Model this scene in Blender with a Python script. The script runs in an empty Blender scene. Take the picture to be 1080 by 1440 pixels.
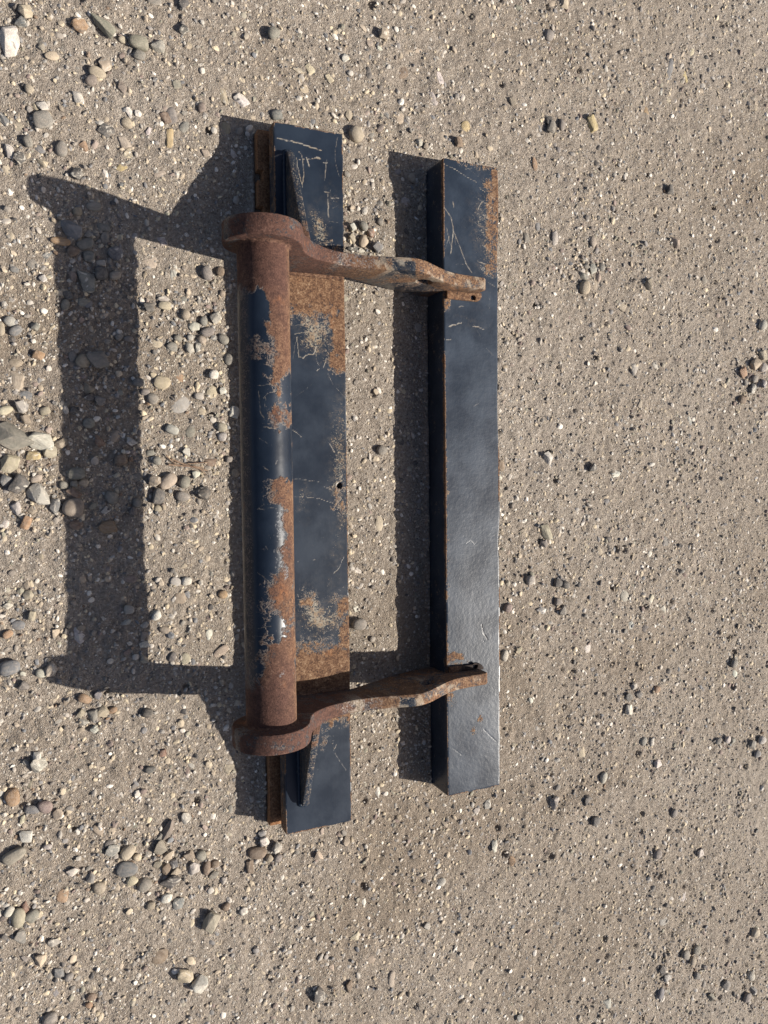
import bpy, bmesh, math, random
import numpy as np
from mathutils import Matrix, Vector

# ------------------------------------------------------------------ camera, sky, sun, exposure
scene = bpy.context.scene
COL = scene.collection
CAM_POS = (-0.58825, 0.00982, 1.50000)
CAM_RIGHT, CAM_UP, CAM_FWD = (0.91108, -0.01133, 0.41207), (0.02976, 0.99882, -0.03833), (0.41115, -0.04718, -0.91035)
cam_data = bpy.data.cameras.new("camera")
cam_data.sensor_fit = 'VERTICAL'
cam_data.sensor_height = 36.0
cam_data.sensor_width = 27.0
cam_data.lens = 36.0 * 1048.67 / 1440.0
cam_data.clip_start = 0.02
cam_data.clip_end = 200.0
cam = bpy.data.objects.new("camera", cam_data)
COL.objects.link(cam)
cam.matrix_world = Matrix(((CAM_RIGHT[0], CAM_UP[0], -CAM_FWD[0], CAM_POS[0]),
                           (CAM_RIGHT[1], CAM_UP[1], -CAM_FWD[1], CAM_POS[1]),
                           (CAM_RIGHT[2], CAM_UP[2], -CAM_FWD[2], CAM_POS[2]),
                           (0, 0, 0, 1)))
scene.camera = cam

SUN_DIR = Vector((1.1995, -0.3966, 1.0)).normalized()
world = bpy.data.worlds.new("World")
scene.world = world
world.use_nodes = True
wn = world.node_tree
wn.nodes.clear()
w_out = wn.nodes.new('ShaderNodeOutputWorld')
w_bg = wn.nodes.new('ShaderNodeBackground')
w_sky = wn.nodes.new('ShaderNodeTexSky')
w_sky.sky_type = 'NISHITA'
w_sky.sun_disc = False
w_sky.sun_elevation = math.asin(SUN_DIR.z)
w_sky.sun_rotation = math.atan2(SUN_DIR.x, SUN_DIR.y)
w_sky.air_density = 0.6
w_sky.dust_density = 2.2
w_sky.ozone_density = 0.0
w_bg.inputs['Strength'].default_value = 0.075
wn.links.new(w_sky.outputs[0], w_bg.inputs[0])
wn.links.new(w_bg.outputs[0], w_out.inputs[0])

sun_data = bpy.data.lights.new("sun", 'SUN')
sun_data.energy = 5.0
sun_data.angle = math.radians(0.55)
sun_data.color = (1.0, 0.93, 0.83)
sun = bpy.data.objects.new("sun", sun_data)
COL.objects.link(sun)
sun.rotation_euler = SUN_DIR.to_track_quat('Z', 'Y').to_euler()
sun.location = (3, -1, 3)

scene.view_settings.view_transform = 'Standard'
scene.view_settings.look = 'None'
scene.view_settings.exposure = 0.60
scene.view_settings.gamma = 1.0
scene.view_settings.use_curve_mapping = False

rng = np.random.default_rng(11)
random.seed(11)

# ------------------------------------------------------------------ noise in numpy
def _hash(ix, iy, seed):
    h = (ix.astype(np.int64) * 374761393 + iy.astype(np.int64) * 668265263 + seed * 1442695041) & 0xFFFFFFFF
    h = ((h ^ (h >> 13)) * 1274126177) & 0xFFFFFFFF
    h = h ^ (h >> 16)
    return (h & 0xFFFFFF) / float(0xFFFFFF)

def vnoise(x, y, seed=0):
    x = np.asarray(x, float); y = np.asarray(y, float)
    ix = np.floor(x); iy = np.floor(y)
    fx = x - ix; fy = y - iy
    fx = fx * fx * (3 - 2 * fx); fy = fy * fy * (3 - 2 * fy)
    a = _hash(ix, iy, seed); b = _hash(ix + 1, iy, seed)
    c = _hash(ix, iy + 1, seed); d = _hash(ix + 1, iy + 1, seed)
    return (a * (1 - fx) + b * fx) * (1 - fy) + (c * (1 - fx) + d * fx) * fy

def fbm(x, y, seed=0, oct=4):
    s = 0.0; a = 0.5; t = 0.0
    for k in range(oct):
        s = s + a * vnoise(x, y, seed + 17 * k); t += a
        x = x * 2.03 + 5.1; y = y * 2.03 + 1.7; a *= 0.55
    return s / t

def sstep(a, b, x):
    t = np.clip((x - a) / (b - a), 0, 1)
    return t * t * (3 - 2 * t)

# ------------------------------------------------------------------ object helpers
def mesh_from(name, V, F, mats, smooth=True, sharp=None):
    me = bpy.data.meshes.new(name)
    V = np.asarray(V, np.float32)
    if isinstance(F, np.ndarray):
        nv = F.shape[1]
        me.vertices.add(len(V)); me.vertices.foreach_set('co', V.ravel())
        me.loops.add(F.size); me.loops.foreach_set('vertex_index', F.ravel().astype(np.int32))
        me.polygons.add(len(F))
        me.polygons.foreach_set('loop_start', np.arange(0, F.size, nv, dtype=np.int32))
        me.polygons.foreach_set('loop_total', np.full(len(F), nv, dtype=np.int32))
        me.update(calc_edges=True)
        me.validate()
    else:
        me.from_pydata([tuple(map(float, v)) for v in V], [], [tuple(map(int, f)) for f in F])
        me.update()
    me.polygons.foreach_set('use_smooth', np.full(len(me.polygons), smooth, dtype=bool))
    if sharp:
        me.set_sharp_from_angle(angle=math.radians(sharp))
    me.materials.append(mats)
    return me

def link(name, me, parent=None):
    o = bpy.data.objects.new(name, me)
    COL.objects.link(o)
    if parent is not None:
        o.parent = parent
    return o

def set_attr(me, name, vals):
    a = me.attributes.new(name, 'FLOAT', 'POINT')
    a.data.foreach_set('value', np.asarray(vals, np.float32).ravel())

def tag(o, label=None, cat=None, group=None, kind=None):
    if label: o['label'] = label
    if cat: o['category'] = cat
    if group: o['group'] = group
    if kind: o['kind'] = kind
    return o

# ------------------------------------------------------------------ node helpers
class NT:
    def __init__(self, name):
        self.mat = bpy.data.materials.new(name)
        self.mat.use_nodes = True
        self.t = self.mat.node_tree
        self.t.nodes.clear()
        self.out = self.t.nodes.new('ShaderNodeOutputMaterial')
        self.b = self.t.nodes.new('ShaderNodeBsdfPrincipled')
        self.t.links.new(self.b.outputs[0], self.out.inputs[0])
    def put(self, sock, v):
        if hasattr(v, 'node'): self.t.links.new(v, sock)
        else: sock.default_value = v
    def coords(self, kind='Object'):
        return self.t.nodes.new('ShaderNodeTexCoord').outputs[kind]
    def attr(self, name, out='Fac'):
        n = self.t.nodes.new('ShaderNodeAttribute'); n.attribute_name = name
        return n.outputs[out]
    def noise(self, vec, scale, detail=4, rough=0.55, dist=0.0):
        n = self.t.nodes.new('ShaderNodeTexNoise')
        self.put(n.inputs['Vector'], vec)
        n.inputs['Scale'].default_value = scale; n.inputs['Detail'].default_value = detail
        n.inputs['Roughness'].default_value = rough; n.inputs['Distortion'].default_value = dist
        return n.outputs[0]
    def voronoi(self, vec, scale, out='Distance', rnd=1.0):
        n = self.t.nodes.new('ShaderNodeTexVoronoi')
        self.put(n.inputs['Vector'], vec); n.inputs['Scale'].default_value = scale
        n.inputs['Randomness'].default_value = rnd
        return n.outputs[out]
    def math(self, op, a, b=0.0, c=None, clamp=False):
        n = self.t.nodes.new('ShaderNodeMath'); n.operation = op; n.use_clamp = clamp
        self.put(n.inputs[0], a); self.put(n.inputs[1], b)
        if c is not None: self.put(n.inputs[2], c)
        return n.outputs[0]
    def vmath(self, op, a, b):
        n = self.t.nodes.new('ShaderNodeVectorMath'); n.operation = op
        self.put(n.inputs[0], a); self.put(n.inputs[1], b)
        return n.outputs[0]
    def step(self, v, a, b, to0=0.0, to1=1.0):
        n = self.t.nodes.new('ShaderNodeMapRange'); n.interpolation_type = 'SMOOTHSTEP'
        self.put(n.inputs[0], v)
        n.inputs[1].default_value = a; n.inputs[2].default_value = b
        n.inputs[3].default_value = to0; n.inputs[4].default_value = to1
        return n.outputs[0]
    def mix(self, f, a, b, mode='MIX'):
        n = self.t.nodes.new('ShaderNodeMix'); n.data_type = 'RGBA'; n.blend_type = mode
        self.put(n.inputs[0], f)
        for s, v in ((n.inputs[6], a), (n.inputs[7], b)):
            if isinstance(v, tuple) and len(v) == 3: v = v + (1.0,)
            self.put(s, v)
        return n.outputs[2]
    def ramp(self, f, stops):
        n = self.t.nodes.new('ShaderNodeValToRGB')
        e = n.color_ramp.elements
        while len(e) < len(stops): e.new(0.5)
        for k, (p, c) in enumerate(stops):
            e[k].position = p; e[k].color = tuple(c) + (1.0,)
        self.put(n.inputs[0], f)
        return n.outputs[0]
    def bump(self, h, strength, dist, normal=None):
        n = self.t.nodes.new('ShaderNodeBump')
        n.inputs['Strength'].default_value = strength
        n.inputs['Distance'].default_value = dist
        self.put(n.inputs['Height'], h)
        if normal is not None: self.put(n.inputs['Normal'], normal)
        return n.outputs[0]
    def finish(self, color, rough, normal=None, spec=0.5, metal=0.0):
        self.put(self.b.inputs['Base Color'], color)
        self.put(self.b.inputs['Roughness'], rough)
        self.put(self.b.inputs['Specular IOR Level'], spec)
        self.put(self.b.inputs['Metallic'], metal)
        if normal is not None: self.put(self.b.inputs['Normal'], normal)
        return self.mat

SOIL = (0.366, 0.309, 0.255)

def make_soil():
    n = NT('dry_soil')
    P = n.coords()
    big = n.noise(P, 2.3, 5, 0.6)
    mid = n.noise(P, 14, 5, 0.6)
    fine = n.noise(P, 170, 4, 0.65)
    broad = n.noise(P, 0.9, 4, 0.6, 0.5)
    col = n.mix(n.step(big, 0.42, 0.64), SOIL, (0.285, 0.232, 0.178))
    col = n.mix(n.step(mid, 0.36, 0.70), n.mix(0.55, col, (0.245, 0.203, 0.163)), n.mix(0.35, col, (0.44, 0.385, 0.32)))
    col = n.mix(0.7, col, n.ramp(fine, [(0.27, (0.13, 0.107, 0.085)), (0.44, (0.30, 0.255, 0.21)), (0.58, (0.40, 0.35, 0.295)), (0.74, (0.60, 0.54, 0.46))]))
    col = n.mix(n.step(broad, 0.49, 0.64, 0.0, 0.50), col, (0.228, 0.178, 0.130))
    col = n.mix(n.step(broad, 0.46, 0.34, 0.0, 0.25), col, (0.45, 0.405, 0.355))
    # tiny pale and dark mineral grains set in the mud
    vc = n.voronoi(P, 210, 'Color'); vd = n.voronoi(P, 210)
    sep = n.t.nodes.new('ShaderNodeSeparateColor'); n.put(sep.inputs[0], vc)
    g_pale = n.math('MULTIPLY', n.step(sep.outputs[0], 0.84, 0.87), n.step(vd, 0.42, 0.30))
    g_dark = n.math('MULTIPLY', n.step(sep.outputs[1], 0.88, 0.90), n.step(vd, 0.40, 0.28))
    col = n.mix(n.math('MULTIPLY', g_pale, 0.75), col, n.mix(sep.outputs[2], (0.50, 0.45, 0.37), (0.66, 0.61, 0.52)))
    col = n.mix(n.math('MULTIPLY', g_dark, 0.6), col, (0.12, 0.105, 0.09))
    vd2 = n.voronoi(P, 420)
    h1 = n.noise(P, 140, 6, 0.72, 0.2)
    h2 = n.noise(P, 360, 3, 0.6)
    H = n.math('ADD', n.math('MULTIPLY', h1, 1.0), n.math('MULTIPLY', h2, 0.6))
    H = n.math('ADD', H, n.math('MULTIPLY', n.step(vd2, 0.0, 0.55, 0.35, 0.0), 1.0))
    H = n.math('ADD', H, n.math('MULTIPLY', g_pale, 0.35))
    nor = n.bump(H, 1.0, 0.0065)
    return n.finish(col, 0.95, nor, 0.15)

def make_gravel_mat():
    n = NT('gravel')
    P = n.coords()
    c = n.attr('col', 'Color')
    f = n.noise(P, 220, 4, 0.6)
    col = n.mix(n.step(f, 0.3, 0.75, 0.0, 0.5), c, n.mix(0.5, c, SOIL))
    nor = n.bump(n.noise(P, 500, 3), 0.4, 0.0008)
    return n.finish(col, 0.85, nor, 0.25)

def make_stone_mat(name, flint):
    n = NT(name)
    oi = n.t.nodes.new('ShaderNodeObjectInfo')
    rnd = n.t.nodes.new('ShaderNodeCombineXYZ')
    n.put(rnd.inputs[0], n.math('MULTIPLY', oi.outputs['Random'], 37.0)); n.put(rnd.inputs[1], n.math('MULTIPLY', oi.outputs['Random'], 91.0))
    P = n.vmath('ADD', n.coords(), rnd.outputs[0])
    base = oi.outputs['Color']
    a = n.noise(P, 1.3, 4, 0.6, 0.6); b = n.noise(P, 7, 5, 0.65); s = n.noise(P, 26, 3, 0.6)
    col = n.mix(n.step(a, 0.35, 0.7), n.mix(0.30, base, (0.10, 0.085, 0.07)), n.mix(0.14, base, (0.75, 0.68, 0.56)))
    col = n.mix(n.step(b, 0.3, 0.8, 0.0, 0.45), col, n.mix(0.5, base, (0.16, 0.13, 0.10)))
    col = n.mix(n.step(s, 0.62, 0.72, 0.0, 0.3), col, (0.6, 0.55, 0.47))
    if flint:
        a2 = n.noise(P, 0.9, 3, 0.5, 1.2)
        col = n.mix(n.step(a2, 0.56, 0.60, 0.0, 0.75), col, (0.60, 0.555, 0.47))
        col = n.mix(n.step(a2, 0.40, 0.36, 0.0, 0.6), col, (0.09, 0.088, 0.085))
    # dry soil dust that clings to it
    d = n.noise(P, 2.6, 5, 0.7)
    col = n.mix(n.step(d, 0.42, 0.68, 0.0, 0.42), col, SOIL)
    nor = n.bump(n.math('ADD', n.math('MULTIPLY', b, 1.0), n.math('MULTIPLY', s, 0.5)), 0.35, 0.06)
    return n.finish(col, n.step(d, 0.4, 0.7, 0.55, 0.9), nor, 0.35)

RUST_RAMP = [(0.15, (0.040, 0.022, 0.015)), (0.38, (0.100, 0.051, 0.029)), (0.56, (0.165, 0.092, 0.051)), (0.74, (0.235, 0.150, 0.090)), (0.94, (0.38, 0.29, 0.20))]

def make_steel(name, hammer=0.0, sky_film=0.12, soft=0.03, even=0.0, raw=0.0):
    """black blue paint over steel; 'rust', 'mark', 'speck', 'bare' and 'tone' say where it has worn"""
    n = NT(name)
    P = n.coords()
    rust = n.attr('rust'); mark = n.attr('mark'); speck = n.attr('speck'); bare = n.attr('bare'); tone = n.attr('tone')
    n1 = n.noise(P, 85, 6, 0.68); n2 = n.noise(P, 310, 4, 0.65); n3 = n.noise(P, 12, 4, 0.6); n4 = n.noise(P, 700, 2, 0.6)
    # paint
    stretch = n.t.nodes.new('ShaderNodeMapping'); n.put(stretch.inputs[0], P); stretch.inputs['Scale'].default_value = (260.0, 14.0, 60.0)
    brushed = n.noise(stretch.outputs[0], 1.0, 3, 0.6)
    paint = n.mix(n.step(n3, 0.3, 0.7), (0.0075, 0.0125, 0.0225), (0.013, 0.0205, 0.034))
    film = n.math('MULTIPLY', n.math('ADD', n.step(n3, 0.35, 0.75, 0.25, 1.0), n.math('MULTIPLY', brushed, 0.5)), sky_film)
    paint = n.mix(film, paint, (0.085, 0.115, 0.16))  # bluish film: sky sheen put into the paint's colour
    sp = n.math('ADD', n.math('MULTIPLY', n.math('SUBTRACT', n2, 0.5), 2.2), n.math('MULTIPLY', n.math('SUBTRACT', n4, 0.5), 1.2))
    sp = n.math('ADD', sp, n.math('ADD', n.math('MULTIPLY', speck, 0.85), 0.20))
    sp = n.step(sp, 0.84, 1.05)
    paint = n.mix(n.math('MULTIPLY', sp, 0.75), paint, n.mix(n.step(n1, 0.4, 0.6), (0.33, 0.30, 0.24), (0.28, 0.19, 0.11)))
    smear = n.math('MULTIPLY', n.math('MULTIPLY', speck, n.step(n1, 0.42, 0.72)), 0.30)
    paint = n.mix(smear, paint, (0.25, 0.205, 0.155))
    # rust
    rmix = n.math('ADD', n.math('MULTIPLY', n1, 0.36), n.math('ADD', n.math('MULTIPLY', n2, 0.44), n.math('MULTIPLY', n4, 0.22)))
    rmix = n.step(rmix, 0.30 - even, 0.74 + even)
    rc = n.ramp(rmix, RUST_RAMP)
    mauve = n.ramp(rmix, [(0.15, (0.032, 0.015, 0.012)), (0.42, (0.064, 0.030, 0.022)), (0.68, (0.098, 0.048, 0.035)), (0.97, (0.18, 0.105, 0.078))])
    rc = n.mix(tone, rc, mauve)
    orange = n.math('MULTIPLY', n.step(n3, 0.55, 0.72), n.step(n1, 0.42, 0.6))
    rc = n.mix(n.math('MULTIPLY', orange, 0.5), rc, (0.27, 0.105, 0.036))
    if raw: rc = n.mix(raw, rc, n.mix(n.step(n2, 0.35, 0.65), (0.20, 0.085, 0.032), (0.42, 0.20, 0.085)))
    e = n.math('ADD', rust, n.math('ADD', n.math('MULTIPLY', n.math('SUBTRACT', n1, 0.5), 1.3), n.math('MULTIPLY', n.math('SUBTRACT', n2, 0.5), 1.1)))
    rm = n.step(e, 0.44 - soft, 0.58 + soft * 1.6)
    col = n.mix(rm, paint, rc)
    halo = n.math('MULTIPLY', n.math('MULTIPLY', n.math('MULTIPLY', rm, n.math('SUBTRACT', 1.0, rm)), 4.0), n.step(n2, 0.42, 0.6))
    col = n.mix(n.math('MULTIPLY', halo, 0.45), col, (0.27, 0.235, 0.20))
    # bright worn steel
    bm = n.step(n.math('ADD', bare, n.math('MULTIPLY', n.math('SUBTRACT', n2, 0.5), 1.6)), 0.45, 0.62)
    col = n.mix(n.math('MULTIPLY', bm, 0.8), col, (0.13, 0.135, 0.145))
    # scratches down to dusty primer
    mm = n.step(n.math('ADD', mark, n.math('MULTIPLY', n.math('SUBTRACT', n2, 0.5), 0.7)), 0.18, 0.75)
    col = n.mix(n.math('MULTIPLY', mm, 0.58), col, n.mix(n.step(n1, 0.4, 0.6), (0.36, 0.29, 0.205), (0.40, 0.36, 0.30)))
    ck = n.attr('crack_shade')  # cracks in the bar, and shade painted on the lower tab
    col = n.mix(n.math('MULTIPLY', n.step(ck, 0.2, 0.7), 0.85), col, (0.025, 0.015, 0.01))
    rough = n.mix(rm, n.mix(n.step(n3, 0.3, 0.7), (0.29, 0.29, 0.29), (0.37, 0.37, 0.37)), (0.88, 0.88, 0.88))
    rough = n.mix(mm, rough, (0.8, 0.8, 0.8)); rough = n.mix(bm, rough, (0.5, 0.5, 0.5)); rough = n.mix(n.step(ck, 0.2, 0.7), rough, (0.85, 0.85, 0.85))
    # relief
    h = n.math('MULTIPLY', rm, n.math('ADD', n.math('MULTIPLY', n1, 1.2), n.math('ADD', n2, n.math('MULTIPLY', n4, 0.6))))
    h = n.math('SUBTRACT', h, n.math('MULTIPLY', mm, 0.4))
    h = n.math('SUBTRACT', h, n.math('MULTIPLY', ck, 0.8))
    nor = n.bump(h, 0.6, 0.0012)
    if hammer:
        hm = n.math('ADD', n.noise(P, 190, 3, 0.5, 0.4), n.math('MULTIPLY', n.noise(P, 420, 3, 0.55, 0.4), 0.5))
        nor = n.bump(hm, hammer, 0.0016, nor)
    else:
        nor = n.bump(n.math('ADD', n.math('MULTIPLY', n.noise(P, 40, 3), 1.0), n.math('MULTIPLY', brushed, 0.15)), 0.25, 0.0010, nor)
    return n.finish(col, rough, nor, 0.32, n.math('MULTIPLY', bm, 0.15))

M_SOIL = make_soil()
M_GRAVEL = make_gravel_mat()
M_PEBBLE = make_stone_mat('pebble', False)
M_FLINT = make_stone_mat('flint', True)
M_PLATE = make_steel('painted_steel_smooth', 0.0, 0.06, 0.09)
M_BAR = make_steel('painted_steel_hammered', 0.13, 0.20)
M_RUSTY = make_steel('rusty_steel', 0.0, 0.05, 0.10)
M_FLANGE = make_steel('rusty_flange_steel', 0.0, 0.05, 0.10, 0.0, 0.5)
M_TUBE = make_steel('worn_tube_steel', 0.0, 0.03, 0.17, 0.05)

# ------------------------------------------------------------------ the bracket's measures (metres)
ZP, ZB = 0.0728, 0.0756
PX1, PX2, PY1, PY2 = -0.1684, -0.0255, 0.6982, -0.7108
BX1, BX2, BY1, BY2 = 0.2024, 0.3404, 0.6888, -0.7007
TX, TZ, TR = -0.2342, 0.2176, 0.0449
EA, EB = 0.4110, -0.4264
ER = 0.0695

PLATE_RUST=[(-0.0945,0.406,0.0931,0.0643,1.0),(-0.0957,0.3361,0.0932,0.0154,0.62),(-0.0295,0.2843,0.0263,0.0588,1.0),(-0.0794,0.3143,0.0302,0.0247,0.35),(-0.1082,-0.4168,0.0949,0.0774,1.0),(-0.1068,-0.3336,0.0947,0.0146,0.6),(-0.0314,-0.2542,0.0204,0.0133,1.0),(-0.0299,-0.3085,0.0181,0.0408,0.75),(-0.1129,-0.2418,0.009,0.013,0.9),(-0.0431,-0.035,0.0054,0.0233,0.8),(-0.1183,0.4421,0.0184,0.0118,0.5),(-0.0849,-0.3949,0.0246,0.0147,0.4),(-0.0827,-0.5334,0.0077,0.0126,0.6),(-0.0808,0.4601,0.0338,0.0119,0.35)]
PLATE_SPECK=[(-0.0384,0.007,0.0233,0.1852,0.7),(-0.0924,-0.2733,0.0495,0.0546,1.0),(-0.0908,0.2959,0.0412,0.0423,0.9),(-0.1213,-0.0374,0.0208,0.0214,0.6),(-0.0801,0.5103,0.0263,0.0383,0.8),(-0.0452,0.5709,0.0228,0.0316,0.4)]
PLATE_LINES=[([(-0.1612,0.6667),(-0.1182,0.6653),(-0.0711,0.6585)],0.0014,1),([(-0.1683,0.6312),(-0.1561,0.6372),(-0.1446,0.6395)],0.0012,0.9),([(-0.1184,0.6489),(-0.1127,0.6443),(-0.11,0.6332),(-0.109,0.6066),(-0.1123,0.5814)],0.0011,0.8),([(-0.123,0.6358),(-0.1218,0.6224),(-0.1178,0.6052),(-0.1137,0.588)],0.0011,0.7),([(-0.1187,0.6331),(-0.0758,0.6435)],0.0009,0.8),([(-0.1025,0.6392),(-0.0969,0.6236)],0.0021,0.8),([(-0.0803,0.6428),(-0.0744,0.6423)],0.0025,0.9),([(-0.0609,0.6417),(-0.0627,0.6206),(-0.0645,0.6009)],0.0011,0.7),([(-0.067,0.6352),(-0.058,0.6367)],0.0015,0.7),([(-0.0583,0.5781),(-0.0584,0.5306)],0.0012,0.8),([(-0.0664,0.5784),(-0.0559,0.5785)],0.0014,0.7),([(-0.056,0.5691),(-0.0362,0.5701)],0.001,0.7),([(-0.0359,0.691),(-0.0425,0.6586),(-0.042,0.6392),(-0.034,0.6139)],0.0007,0.5),([(-0.0613,0.5205),(-0.0247,0.5237)],0.0008,0.5),([(-0.0503,0.5485),(-0.0364,0.556)],0.0011,0.4),([(-0.128,0.2865),(-0.1266,0.2656),(-0.1245,0.249),(-0.1151,0.2474),(-0.1051,0.2551),(-0.0941,0.2563),(-0.0864,0.2737)],0.0011,0.8),([(-0.0895,0.265),(-0.0891,0.2467),(-0.0829,0.2343)],0.0008,0.7),([(-0.0872,0.2242),(-0.0826,0.2272)],0.0011,0.8),([(-0.0735,0.2305),(-0.0671,0.2507)],0.0009,0.7),([(-0.1397,0.1041),(-0.131,0.0986),(-0.1223,0.0908)],0.001,0.7),([(-0.0626,0.078),(-0.0532,0.0622)],0.0015,0.8),([(-0.137,0.0072),(-0.1148,0.0051),(-0.0868,0.0005)],0.0008,0.6),([(-0.0758,-0.0097),(-0.0606,-0.0143)],0.0008,0.6),([(-0.1391,-0.0271),(-0.1079,-0.0299),(-0.0844,-0.0335),(-0.0564,-0.0434)],0.0009,0.6),([(-0.0347,-0.1537),(-0.0444,-0.1737),(-0.0586,-0.1875)],0.0008,0.6),([(-0.0586,-0.1875),(-0.0761,-0.2199),(-0.0906,-0.2625)],0.0024,0.22),([(-0.0612,-0.56),(-0.0505,-0.5783),(-0.0366,-0.6003)],0.0011,0.5),([(-0.0563,-0.5429),(-0.0643,-0.5535)],0.001,0.6),([(-0.1025,-0.1572),(-0.098,-0.1561)],0.0024,0.55),([(-0.134,-0.1583),(-0.131,-0.1556)],0.0019,0.4),([(-0.1265,-0.682),(-0.0959,-0.6837)],0.0011,0.25),([(-0.1177,-0.6986),(-0.0931,-0.7022)],0.0009,0.25),([(-0.1072,-0.6205),(-0.0638,-0.6255)],0.0029,0.12),([(-0.1282,-0.6019),(-0.1219,-0.5883),(-0.1,-0.5551)],0.0014,0.35),([(-0.0869,-0.6048),(-0.0783,-0.6483)],0.0029,0.1),([(-0.1386,0.1672),(-0.0966,0.1969)],0.0007,0.3),([(-0.0352,0.2281),(-0.0221,0.1711)],0.0007,0.35),([(-0.061,0.2482),(-0.0645,0.2196),(-0.0542,0.1986),(-0.0268,0.1709)],0.0007,0.5),([(-0.1317,0.3099),(-0.0492,0.3243)],0.0013,0.5),([(-0.1335,0.2931),(-0.0949,0.3013),(-0.0523,0.3199)],0.0011,0.55),([(-0.1372,0.2441),(-0.1308,0.2793)],0.0009,0.45)]
BAR_RUST=[(0.3353,0.6366,0.0139,0.0479,0.75),(0.3285,0.5529,0.0204,0.1044,0.55),(0.2861,0.6888,0.0541,0.0091,0.55),(0.3275,0.5531,0.0175,0.0348,0.6),(0.3124,0.6502,0.0091,0.0122,0.6),(0.2069,0.3913,0.0088,0.0303,0.6),(0.2059,-0.1474,0.0053,0.2028,0.35),(0.2238,-0.3911,0.0217,0.0103,0.75),(0.2255,-0.4239,0.0343,0.0238,0.4),(0.2925,-0.5383,0.0056,0.0041,0.9),(0.2662,-0.5636,0.0055,0.004,0.7),(0.2122,-0.4779,0.0107,0.0159,0.5),(0.3263,0.491,0.0184,0.0349,0.5),(0.2041,-0.3699,0.0054,0.0118,0.6)]
BAR_SPECK=[(0.303,0.5534,0.0365,0.123,0.6),(0.2708,0.3583,0.0677,0.0231,0.3)]
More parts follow.
